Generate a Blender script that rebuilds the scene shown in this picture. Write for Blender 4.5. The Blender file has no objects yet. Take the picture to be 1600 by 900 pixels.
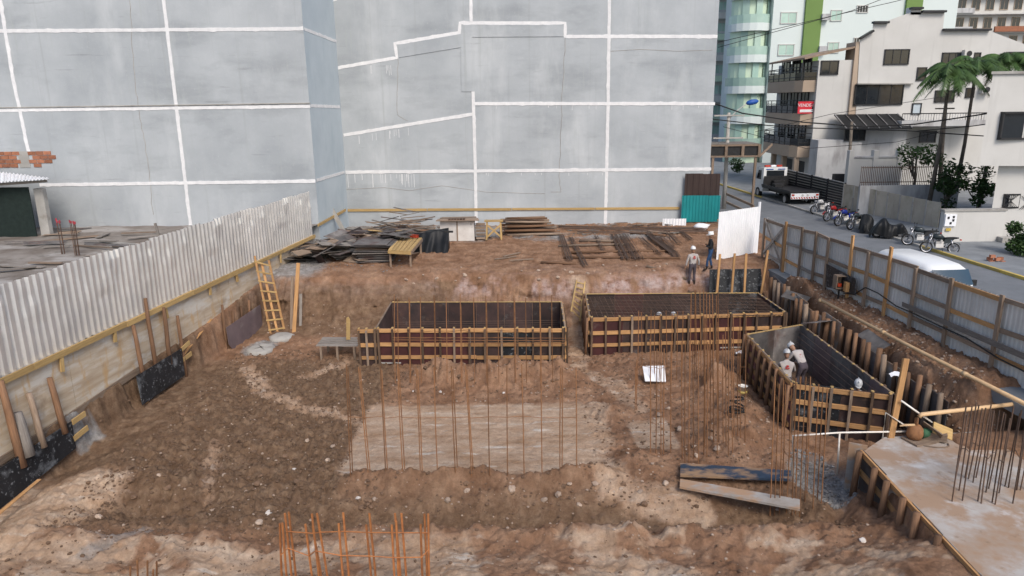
import bpy, math, random
import numpy as np
from mathutils import Vector, Matrix
random.seed(7)
scene = bpy.context.scene
COL = scene.collection
R_ = math.radians
# ------------------------------------------------------------------ camera
FPX, PITCH, ROLL, CAMH = 1120.0, R_(14.5), R_(0.7), 7.5
FW = Vector((0, math.cos(PITCH), -math.sin(PITCH)))
_r, _u = Vector((1, 0, 0)), Vector((1, 0, 0)).cross(FW)
RT = _r * math.cos(ROLL) - _u * math.sin(ROLL)
UP = _r * math.sin(ROLL) + _u * math.cos(ROLL)
CAM = Vector((0, 0, CAMH))
cd = bpy.data.cameras.new('camera'); cam = bpy.data.objects.new('camera', cd); COL.objects.link(cam)
cd.sensor_width = 36.0; cd.lens = FPX / 1600 * 36; cd.clip_start = 0.1; cd.clip_end = 3000
m = Matrix((RT, UP, -FW)).transposed().to_4x4(); m.translation = CAM
cam.matrix_world = m
scene.camera = cam
# ------------------------------------------------------------------ world, sun, exposure
world = bpy.data.worlds.new('World'); scene.world = world; world.use_nodes = True
nt = world.node_tree; nt.nodes.clear()
wo = nt.nodes.new('ShaderNodeOutputWorld'); bg = nt.nodes.new('ShaderNodeBackground')
sky = nt.nodes.new('ShaderNodeTexSky'); sky.sky_type = 'NISHITA'; sky.sun_disc = False
SUN_EL, SUN_AZ = R_(45), R_(158)          # azimuth clockwise from +Y (behind the camera, to its right)
sky.sun_elevation = SUN_EL; sky.sun_rotation = SUN_AZ; sky.altitude = 10; sky.dust_density = 2.5; sky.air_density = 1.0
bg.inputs['Strength'].default_value = 0.12
nt.links.new(sky.outputs[0], bg.inputs[0]); nt.links.new(bg.outputs[0], wo.inputs[0])
sl = bpy.data.lights.new('sun', 'SUN'); sl.energy = 1.4; sl.angle = R_(22); sl.color = (1.0, 0.93, 0.84)
sun = bpy.data.objects.new('sun', sl); COL.objects.link(sun)
sd = Vector((math.sin(SUN_AZ) * math.cos(SUN_EL), math.cos(SUN_AZ) * math.cos(SUN_EL), math.sin(SUN_EL)))
sun.rotation_euler = sd.to_track_quat('Z', 'Y').to_euler(); sun.location = sd * 60
vs = scene.view_settings
vs.view_transform = 'Standard'; vs.look = 'None'; vs.gamma = 1; vs.use_curve_mapping = False
vs.exposure = 0.68
# ------------------------------------------------------------------ pixel helpers (photo pixels -> rays -> places)
def ray(x, y): return FW * FPX + RT * (x - 800) + UP * (450 - y)
def at(x, y, z=0.0):
    d = ray(x, y); return CAM + d * ((z - CAMH) / d.z)
def aty(x, y, Y):
    d = ray(x, y); return CAM + d * (Y / d.y)
def onp(x, y, A, B):
    d = ray(x, y); n = Vector((B[1] - A[1], -(B[0] - A[0]), 0)); a = Vector((A[0], A[1], 0))
    return CAM + d * (n.dot(a - CAM) / n.dot(d))
rnd = random.uniform
# ------------------------------------------------------------------ materials
MATS = {}
def S(c):      # sRGB 0-255 -> linear
    return tuple(((v / 255) / 12.92 if v / 255 <= 0.04045 else ((v / 255 + 0.055) / 1.055) ** 2.4) for v in c)
def mat(name, c1, c2=None, scale=4.0, rough=0.85, bump=0.15, bscale=None, coords='pos', stretch=(1, 1, 1), rand=0.12, metal=0.0, layers=(), detail=6.0, spec=0.3, alpha=None, trans=0.0, emit=None):
    """noise-mixed colour c1..c2, extra thresholded layers (colour, scale, stretch, lo, hi, amount), per-object value jitter, bump"""
    mt = bpy.data.materials.new(name); mt.use_nodes = True; t = mt.node_tree; N = t.nodes; L = t.links
    b = N['Principled BSDF']; b.inputs['Roughness'].default_value = rough; b.inputs['Metallic'].default_value = metal
    b.inputs['Specular IOR Level'].default_value = spec
    if coords == 'uv':
        src = N.new('ShaderNodeUVMap').outputs[0]
    elif coords == 'obj':
        src = N.new('ShaderNodeTexCoord').outputs['Object']
    else:
        src = N.new('ShaderNodeNewGeometry').outputs['Position']
    def noise(sc, st, det=detail, rg=0.6):
        mp = N.new('ShaderNodeMapping'); mp.inputs['Scale'].default_value = st; L.new(src, mp.inputs[0])
        n = N.new('ShaderNodeTexNoise'); n.inputs['Scale'].default_value = sc; n.inputs['Detail'].default_value = det; n.inputs['Roughness'].default_value = rg
        L.new(mp.outputs[0], n.inputs['Vector']); return n.outputs['Fac']
    c2 = c2 or tuple(v * 0.75 for v in c1)
    rp = N.new('ShaderNodeValToRGB'); rp.color_ramp.elements[0].position = 0.32; rp.color_ramp.elements[1].position = 0.68
    rp.color_ramp.elements[0].color = (*c2, 1); rp.color_ramp.elements[1].color = (*c1, 1)
    L.new(noise(scale, stretch), rp.inputs[0]); col = rp.outputs[0]
    for (lc, lsc, lst, lo, hi, am) in layers:
        mr = N.new('ShaderNodeMapRange'); mr.inputs[1].default_value = lo; mr.inputs[2].default_value = hi; mr.inputs[4].default_value = am
        L.new(noise(lsc, lst), mr.inputs[0])
        mx = N.new('ShaderNodeMix'); mx.data_type = 'RGBA'; L.new(mr.outputs[0], mx.inputs[0]); L.new(col, mx.inputs[6]); mx.inputs[7].default_value = (*lc, 1); col = mx.outputs[2]
    if rand:
        oi = N.new('ShaderNodeObjectInfo'); mr = N.new('ShaderNodeMapRange'); mr.inputs[3].default_value = 1 - rand; mr.inputs[4].default_value = 1 + rand
        L.new(oi.outputs['Random'], mr.inputs[0]); hs = N.new('ShaderNodeHueSaturation'); L.new(mr.outputs[0], hs.inputs['Value']); L.new(col, hs.inputs['Color']); col = hs.outputs[0]
    L.new(col, b.inputs['Base Color'])
    if bump:
        bn = N.new('ShaderNodeBump'); bn.inputs['Strength'].default_value = bump; bn.inputs['Distance'].default_value = 0.03
        L.new(noise(bscale or scale * 4, stretch, 8, 0.65), bn.inputs['Height']); L.new(bn.outputs[0], b.inputs['Normal'])
    if alpha is not None: b.inputs['Alpha'].default_value = alpha
    if trans: b.inputs['Transmission Weight'].default_value = trans
    if emit: b.inputs['Emission Color'].default_value = (*emit[0], 1); b.inputs['Emission Strength'].default_value = emit[1]
    MATS[name] = mt; return mt
# ------------------------------------------------------------------ mesh builder
class MB:
    def __init__(s): s.v = []; s.f = []; s.uv = []
    def raw(s, vs, fs, uvs=None):
        o = len(s.v); s.v += [tuple(p) for p in vs]
        for k, f in enumerate(fs):
            s.f.append([o + i for i in f])
            if uvs: s.uv.append(uvs[k])
            else:
                a, b_, c = (Vector(vs[f[0]]), Vector(vs[f[1]]), Vector(vs[f[2]])); n = (b_ - a).cross(c - a)
                if n.length: n.normalize()
                if abs(n.z) > 0.7: s.uv.append([(vs[i][0], vs[i][1]) for i in f])
                elif abs(n.x) > abs(n.y): s.uv.append([(vs[i][1], vs[i][2]) for i in f])
                else: s.uv.append([(vs[i][0], vs[i][2]) for i in f])
        return s
    def box(s, c, size, R=None, jit=0.0):
        h = [x / 2 for x in size]; c = Vector(c); Lx = max(range(3), key=lambda i: size[i]); oth = [i for i in range(3) if i != Lx]
        lo = [Vector((x * h[0], y * h[1], z * h[2])) for x in (-1, 1) for y in (-1, 1) for z in (-1, 1)]
        if jit: lo = [p + Vector((rnd(-jit, jit), rnd(-jit, jit), rnd(-jit, jit))) for p in lo]
        fs = [(0, 1, 3, 2), (4, 6, 7, 5), (0, 4, 5, 1), (2, 3, 7, 6), (0, 2, 6, 4), (1, 5, 7, 3)]
        ax = [0, 0, 1, 1, 2, 2]; uo = rnd(0, 50); uvs = []
        for f, a in zip(fs, ax):
            if a == Lx: uvs.append([(lo[i][oth[0]] + uo, lo[i][oth[1]]) for i in f])
            else:
                k = [i for i in oth if i != a][0]; uvs.append([(lo[i][Lx] + uo, lo[i][k] + a) for i in f])
        vs_ = [((R @ p) if R else p) + c for p in lo]
        return s.raw(vs_, fs, uvs)
    def beam(s, p0, p1, w, h, up=(0, 0, 1), jit=0.0):
        p0, p1 = Vector(p0), Vector(p1); x = (p1 - p0); l = x.length; x.normalize(); z = Vector(up)
        if abs(x.dot(z)) > 0.98: z = Vector((0, 1, 0))
        y = z.cross(x).normalized(); z = x.cross(y)
        return s.box((p0 + p1) / 2, (l, w, h), Matrix((x, y, z)).transposed(), jit)
    def tube(s, pts, r, n=6, cap=True):
        pts = [Vector(p) for p in pts]; rs = r if isinstance(r, (list, tuple)) else [r] * len(pts); vs_ = []; fs = []; uvs = []; ln = 0; lens = []
        for i, p in enumerate(pts):
            d = (pts[min(i + 1, len(pts) - 1)] - pts[max(i - 1, 0)]).normalized(); a = Vector((0, 0, 1)) if abs(d.z) < 0.9 else Vector((1, 0, 0))
            u = d.cross(a).normalized(); w = d.cross(u)
            if i: ln += (pts[i] - pts[i - 1]).length
            lens.append(ln)
            for k in range(n):
                t = 2 * math.pi * k / n; vs_.append(p + (u * math.cos(t) + w * math.sin(t)) * rs[i])
        uo = rnd(0, 50); per = 2 * math.pi * max(rs)
        for i in range(len(pts) - 1):
            for k in range(n):
                k2 = (k + 1) % n; fs.append((i * n + k, i * n + k2, (i + 1) * n + k2, (i + 1) * n + k))
                uvs.append([(lens[i] + uo, per * k / n), (lens[i] + uo, per * (k + 1) / n), (lens[i + 1] + uo, per * (k + 1) / n), (lens[i + 1] + uo, per * k / n)])
        if cap:
            e = (len(pts) - 1) * n; fs.append(tuple(range(n))[::-1]); fs.append(tuple(e + k for k in range(n)))
            uvs.append([(uo + 0.01 * math.cos(k), 0.01 * math.sin(k)) for k in range(n)]); uvs.append(uvs[-1])
        return s.raw(vs_, fs, uvs)
    def prism(s, poly, ext):
        n = len(poly); e = Vector(ext); vs_ = [Vector(p) for p in poly] + [Vector(p) + e for p in poly]
        return s.raw(vs_, [tuple(range(n))[::-1], tuple(range(n, 2 * n))] + [(i, (i + 1) % n, n + (i + 1) % n, n + i) for i in range(n)])
    def lathe(s, prof, c=(0, 0, 0), n=12, R=None, ring=False):
        vs_ = []; c = Vector(c)
        for (r, z) in prof:
            for k in range(n):
                t = 2 * math.pi * k / n; p = Vector((r * math.cos(t), r * math.sin(t), z)); vs_.append((R @ p if R else p) + c)
        fs = [(i * n + k, i * n + (k + 1) % n, (i + 1) * n + (k + 1) % n, (i + 1) * n + k) for i in range(len(prof) - 1) for k in range(n)]
        e = (len(prof) - 1) * n
        if ring: fs += [(e + k, e + (k + 1) % n, (k + 1) % n, k) for k in range(n)]
        else: fs += [tuple(range(n))[::-1], tuple(e + k for k in range(n))]
        return s.raw(vs_, fs)
    def grid(s, fn, nu, nv):
        vs_ = [fn(i / nu, j / nv) for j in range(nv + 1) for i in range(nu + 1)]
        fs = [(j * (nu + 1) + i, j * (nu + 1) + i + 1, (j + 1) * (nu + 1) + i + 1, (j + 1) * (nu + 1) + i) for j in range(nv) for i in range(nu)]
        return s.raw(vs_, fs, [[(vs_[k][0] + vs_[k][1], vs_[k][2]) for k in f] for f in fs])
    def mesh(s, name, mt, off=(0, 0, 0), smooth=False):
        me = bpy.data.meshes.new(name); o = Vector(off); me.from_pydata([tuple(Vector(p) - o) for p in s.v], [], s.f)
        ul = me.uv_layers.new(name='uv'); flat = [c for u in s.uv for p in u for c in p]; ul.data.foreach_set('uv', flat)
        if mt: me.materials.append(MATS[mt])
        if smooth: me.polygons.foreach_set('use_smooth', [True] * len(me.polygons))
        me.validate(); return me
    def build(s, name, mt, parent=None, smooth=False, local=False, kind=None):
        """one mesh object; world coordinates unless local"""
        if local: off = Vector((0, 0, 0))
        elif parent is not None: off = WLOC[parent.name]
        else:
            xs = [p[0] for p in s.v]; ys = [p[1] for p in s.v]; off = Vector(((min(xs) + max(xs)) / 2, (min(ys) + max(ys)) / 2, min(p[2] for p in s.v)))
        ob = bpy.data.objects.new(name, s.mesh(name, mt, off, smooth)); COL.objects.link(ob)
        if parent is not None: ob.parent = parent; WLOC[ob.name] = off
        else: ob.location = off; WLOC[ob.name] = off
        if kind: ob['kind'] = kind
        return ob
WLOC = {}
def tag(o, label, cat, group=None, kind=None):
    o['label'] = label; o['category'] = cat
    if group: o['group'] = group
    if kind: o['kind'] = kind
    return o
def thing(name, label, cat, loc=(0, 0, 0), rotz=0.0, group=None):
    o = bpy.data.objects.new(name, None); COL.objects.link(o); o.empty_display_size = 0.2
    o.location = loc; o.rotation_euler = (0, 0, rotz); WLOC[o.name] = Vector(loc); return tag(o, label, cat, group)
def link(me, name, parent, loc=(0, 0, 0), rot=(0, 0, 0), scl=(1, 1, 1)):
    o = bpy.data.objects.new(name, me); COL.objects.link(o); o.parent = parent; o.location = loc; o.rotation_euler = rot; o.scale = scl
    if parent is None: WLOC[o.name] = Vector(loc)
    return o
def copy_tree(o, parent=None):
    c = o.copy(); COL.objects.link(c); c.parent = parent
    for ch in list(o.children): copy_tree(ch, c)
    return c
def structure(o): o['kind'] = 'structure'; return o
V = Vector
# ------------------------------------------------------------------ numpy value noise
_rs = np.random.RandomState(3); _T = _rs.rand(256, 256)
def vnoise(x, y):
    xi = np.floor(x).astype(int); yi = np.floor(y).astype(int); fx = x - xi; fy = y - yi
    fx = fx * fx * (3 - 2 * fx); fy = fy * fy * (3 - 2 * fy)
    a = _T[xi % 256, yi % 256]; b = _T[(xi + 1) % 256, yi % 256]; c = _T[xi % 256, (yi + 1) % 256]; d = _T[(xi + 1) % 256, (yi + 1) % 256]
    return (a * (1 - fx) + b * fx) * (1 - fy) + (c * (1 - fx) + d * fx) * fy - 0.5
def fbm(x, y, sc, oc=4, g=0.5):
    r = 0; a = 1.0
    for k in range(oc): r = r + a * vnoise(x * sc + 17.3 * k, y * sc + 9.1 * k); sc *= 2.03; a *= g
    return r
def bil(x, y, sc, oc=3, g=0.55):
    r = 0; a = 1.0
    for k in range(oc): r = r + a * (0.25 - np.abs(vnoise(x * sc + 31.7 * k, y * sc + 13.9 * k))); sc *= 2.1; a *= g
    return r
def sst(a, b, x):
    t = np.clip((x - a) / (b - a), 0, 1); return t * t * (3 - 2 * t)
# ------------------------------------------------------------------ the palette
WOODL = dict(coords='uv', stretch=(1, 9, 1), scale=2.2, bscale=14, bump=0.25, rough=0.8)
mat('plaster', (0.425, 0.45, 0.468), (0.325, 0.35, 0.37), scale=0.35, rough=0.92, bump=0.2, bscale=14, rand=0, detail=9,
    layers=[((0.25, 0.27, 0.285), 0.5, (0.45, 1, 1.3), 0.50, 0.68, 0.62), ((0.55, 0.57, 0.58), 0.45, (1.0, 1, 0.35), 0.54, 0.75, 0.6), ((0.20, 0.21, 0.215), 1.6, (0.22, 1, 2.6), 0.64, 0.74, 0.55), ((0.36, 0.39, 0.385), 3.0, (2.5, 1, 0.10), 0.56, 0.7, 0.5), ((0.30, 0.32, 0.32), 0.9, (3.0, 1, 0.06), 0.60, 0.70, 0.45), ((0.50, 0.52, 0.53), 7.0, (1, 1, 1.0), 0.58, 0.7, 0.25)])
mat('plaster_blue', (0.47, 0.53, 0.565), (0.40, 0.46, 0.50), scale=0.5, rough=0.9, bump=0.08, rand=0, layers=[((0.30, 0.38, 0.43), 1.2, (1, 1, 0.3), 0.58, 0.8, 0.5)])
mat('white_paint', (0.74, 0.74, 0.74), (0.62, 0.62, 0.63), scale=3, rough=0.8, bump=0.15, rand=0.04)
mat('brick', (0.36, 0.15, 0.08), (0.26, 0.11, 0.07), scale=6, rand=0.25)
mat('concrete', (0.40, 0.385, 0.36), (0.28, 0.27, 0.25), scale=1.2, bump=0.25, bscale=20, rand=0.06, layers=[((0.19, 0.165, 0.14), 2.2, (1, 1, 1), 0.55, 0.72, 0.7)])
mat('board_concrete', (0.54, 0.46, 0.36), (0.37, 0.285, 0.20), scale=1.3, stretch=(0.4, 0.4, 4.0), bump=0.3, bscale=7, rand=0, layers=[((0.56, 0.54, 0.50), 1.1, (0.5, 0.5, 2.2), 0.5, 0.62, 0.75), ((0.17, 0.11, 0.07), 0.9, (1, 1, 1.2), 0.58, 0.75, 0.7), ((0.46, 0.29, 0.13), 1.7, (1.6, 1.6, 0.5), 0.56, 0.66, 0.7)])
mat('wood_new', (0.50, 0.285, 0.125), (0.34, 0.185, 0.08), rand=0.2, layers=[((0.22, 0.12, 0.06), 3.0, (1, 5, 1), 0.62, 0.78, 0.6)], **WOODL)
mat('wood_yellow', (0.46, 0.32, 0.14), (0.34, 0.22, 0.09), rand=0.15, layers=[((0.18, 0.12, 0.07), 2.0, (1, 4, 1), 0.6, 0.78, 0.6)], **WOODL)
mat('wood_old', (0.27, 0.20, 0.145), (0.16, 0.115, 0.085), rand=0.25, layers=[((0.36, 0.31, 0.26), 2.5, (1, 5, 1), 0.55, 0.75, 0.5)], **WOODL)
mat('wood_grey', (0.26, 0.235, 0.21), (0.15, 0.13, 0.115), rand=0.25, layers=[((0.38, 0.36, 0.34), 2.5, (1, 4, 1), 0.55, 0.75, 0.5)], **WOODL)
mat('log', (0.225, 0.125, 0.07), (0.125, 0.07, 0.042), rand=0.35, layers=[((0.10, 0.06, 0.04), 3, (1, 3, 1), 0.55, 0.75, 0.6)], **WOODL)
mat('ply_dark', (0.062, 0.036, 0.032), (0.022, 0.018, 0.018), scale=1.6, rough=0.5, bump=0.1, rand=0.35, coords='pos', layers=[((0.20, 0.19, 0.185), 2.3, (1, 1, 1), 0.60, 0.80, 0.55), ((0.12, 0.075, 0.05), 3.5, (1, 1, 1), 0.6, 0.75, 0.5)])
mat('ply_red', (0.085, 0.03, 0.03), (0.045, 0.02, 0.02), scale=1.6, rough=0.5, bump=0.1, rand=0.3, layers=[((0.20, 0.17, 0.16), 2.6, (1, 1, 1), 0.62, 0.82, 0.5)])
mat('ply_black', (0.022, 0.024, 0.028), (0.012, 0.013, 0.015), scale=2, rough=0.45, bump=0.1, rand=0.1, layers=[((0.34, 0.36, 0.38), 1.5, (1, 1, 1.2), 0.54, 0.72, 0.6), ((0.30, 0.31, 0.32), 11, (1, 1, 1), 0.60, 0.66, 0.6)])
mat('ply_purple', (0.16, 0.12, 0.125), (0.11, 0.085, 0.09), scale=2, rough=0.45, bump=0.1, layers=[((0.05, 0.03, 0.03), 5, (1, 1, 1), 0.62, 0.72, 0.8), ((0.30, 0.28, 0.27), 1.6, (1, 1, 1), 0.58, 0.75, 0.5)])
mat('ply_pink', (0.20, 0.075, 0.09), (0.11, 0.04, 0.05), scale=2, rough=0.5, bump=0.1, layers=[((0.40, 0.33, 0.33), 2.5, (1, 1, 1), 0.55, 0.72, 0.7)])
mat('wood_dark', (0.125, 0.08, 0.052), (0.07, 0.046, 0.032), rand=0.35, layers=[((0.26, 0.17, 0.10), 2.5, (1, 5, 1), 0.6, 0.75, 0.5)], **WOODL)
mat('ply_weather', (0.145, 0.135, 0.13), (0.065, 0.06, 0.06), scale=2.2, rough=0.7, bump=0.15, rand=0.45, layers=[((0.26, 0.24, 0.22), 3, (1, 1, 1), 0.55, 0.75, 0.5), ((0.085, 0.045, 0.035), 1.2, (1, 1, 1), 0.5, 0.62, 0.6)])
mat('rust', (0.27, 0.13, 0.058), (0.16, 0.078, 0.038), scale=7, rough=0.8, bump=0.1, rand=0.3)
mat('rust_dark', (0.125, 0.075, 0.05), (0.07, 0.05, 0.042), scale=7, rough=0.7, bump=0.1, rand=0.3)
mat('galv', (0.84, 0.83, 0.81), (0.70, 0.70, 0.70), scale=1.2, rough=0.28, bump=0.06, bscale=5, metal=0.62, rand=0.08, spec=0.6, layers=[((0.42, 0.32, 0.20), 1.4, (1, 1, 0.3), 0.66, 0.80, 0.3)])
mat('galv_dull', (0.60, 0.585, 0.56), (0.47, 0.46, 0.44), scale=1.3, rough=0.6, bump=0.08, bscale=5, metal=0.12, rand=0.08, layers=[((0.28, 0.22, 0.16), 1.5, (1, 1, 0.4), 0.6, 0.76, 0.5)])
mat('white_sheet', (0.78, 0.79, 0.81), (0.70, 0.71, 0.73), scale=1, rough=0.5, bump=0.04, rand=0.03)
mat('teal_sheet', (0.012, 0.22, 0.23), (0.010, 0.17, 0.18), scale=1, rough=0.5, bump=0.04)
mat('brown_sheet', (0.045, 0.028, 0.024), (0.03, 0.02, 0.018), scale=1, rough=0.6, bump=0.05)
mat('tarp', (0.012, 0.013, 0.015), (0.008, 0.009, 0.010), scale=3, rough=0.5, bump=0.1, rand=0.1, spec=0.25)
mat('pvc_beige', (0.60, 0.42, 0.24), (0.50, 0.33, 0.18), scale=3, rough=0.5, bump=0.03, layers=[((0.30, 0.17, 0.09), 3, (1, 1, 1), 0.6, 0.75, 0.5)])
mat('pvc_white', (0.74, 0.71, 0.66), (0.62, 0.56, 0.48), scale=3, rough=0.45, bump=0.03)
mat('blue_board', (0.032, 0.052, 0.085), (0.02, 0.035, 0.06), scale=2, rough=0.55, layers=[((0.30, 0.19, 0.11), 1.9, (0.5, 1, 1), 0.47, 0.56, 0.9)])
mat('grey_board', (0.33, 0.32, 0.31), (0.24, 0.21, 0.18), scale=2, rough=0.7, layers=[((0.32, 0.20, 0.12), 1.9, (0.5, 1, 1), 0.46, 0.56, 0.9)])
mat('rubber', (0.014, 0.014, 0.015), (0.02, 0.02, 0.02), scale=5, rough=0.7, rand=0.1)
mat('steel_black', (0.03, 0.03, 0.033), (0.02, 0.02, 0.02), scale=5, rough=0.45, rand=0.1)
mat('chrome', (0.5, 0.5, 0.52), (0.4, 0.4, 0.42), scale=5, rough=0.3, metal=0.9, rand=0, bump=0)
mat('dark_glass', (0.018, 0.022, 0.026), (0.012, 0.014, 0.017), scale=1, rough=0.08, bump=0, rand=0.3, spec=0.6)
mat('green_glass', (0.40, 0.54, 0.47), (0.29, 0.43, 0.37), scale=0.6, rough=0.15, bump=0, rand=0.15, spec=0.6)
mat('house_white', (0.56, 0.55, 0.525), (0.50, 0.49, 0.465), scale=0.4, rough=0.9, bump=0.06, rand=0.03, layers=[((0.38, 0.37, 0.35), 1.1, (1.6, 1.6, 0.16), 0.56, 0.74, 0.45)])
mat('house_stain', (0.50, 0.50, 0.50), (0.41, 0.41, 0.41), scale=0.6, rough=0.92, bump=0.08, rand=0.03, layers=[((0.24, 0.23, 0.23), 0.9, (1.3, 1.3, 0.35), 0.5, 0.68, 0.8)])
mat('house_tan', (0.42, 0.33, 0.25), (0.36, 0.28, 0.21), scale=0.5, rough=0.9, bump=0.06, rand=0.04)
mat('tower_white', (0.62, 0.68, 0.66), (0.58, 0.64, 0.62), scale=0.15, rough=0.8, bump=0.03, rand=0.02)
mat('tower_green', (0.16, 0.25, 0.075), (0.14, 0.22, 0.065), scale=0.2, rough=0.8, bump=0.03)
mat('tower_pale', (0.52, 0.64, 0.50), (0.48, 0.60, 0.46), scale=0.2, rough=0.8, bump=0.03)
mat('asphalt', (0.17, 0.18, 0.195), (0.13, 0.14, 0.15), scale=1.1, rough=0.85, bump=0.2, bscale=60, rand=0, layers=[((0.10, 0.105, 0.115), 0.35, (1, 0.4, 1), 0.55, 0.72, 0.6), ((0.22, 0.23, 0.24), 0.5, (1, 0.3, 1), 0.58, 0.75, 0.5)])
mat('paving', (0.23, 0.245, 0.255), (0.165, 0.175, 0.185), scale=1.1, rough=0.9, bump=0.2, bscale=25, rand=0.02, layers=[((0.10, 0.105, 0.11), 0.6, (1, 1, 1), 0.55, 0.75, 0.5)])
mat('kerb_yellow', (0.55, 0.40, 0.08), (0.42, 0.32, 0.12), scale=3, rough=0.8)
mat('leaf', (0.055, 0.105, 0.025), (0.03, 0.065, 0.016), scale=1.2, rough=0.6, bump=0, rand=0.3)
mat('palm_leaf', (0.06, 0.11, 0.026), (0.03, 0.062, 0.016), scale=0.9, rough=0.55, bump=0, rand=0.25)
mat('bark', (0.16, 0.135, 0.11), (0.10, 0.085, 0.07), scale=4, rough=0.9, bump=0.4)
mat('stone_pale', (0.42, 0.33, 0.26), (0.30, 0.22, 0.165), scale=5, bump=0.4, rand=0.25)
mat('stone_white', (0.60, 0.56, 0.52), (0.45, 0.40, 0.36), scale=5, bump=0.3, rand=0.1)
mat('clod', (0.20, 0.125, 0.08), (0.125, 0.078, 0.05), scale=6, bump=0.5, rand=0.25)
mat('gravel', (0.30, 0.29, 0.28), (0.17, 0.16, 0.15), scale=6, bump=0.4, rand=0.2)
mat('orange', (0.55, 0.06, 0.02), (0.42, 0.05, 0.02), rough=0.5, bump=0.05)
mat('red_cap', (0.40, 0.05, 0.07), (0.33, 0.04, 0.05), rough=0.5, bump=0.05)
mat('net_green', (0.016, 0.028, 0.024), (0.010, 0.018, 0.016), scale=5, rough=0.8, rand=0.1)
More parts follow.
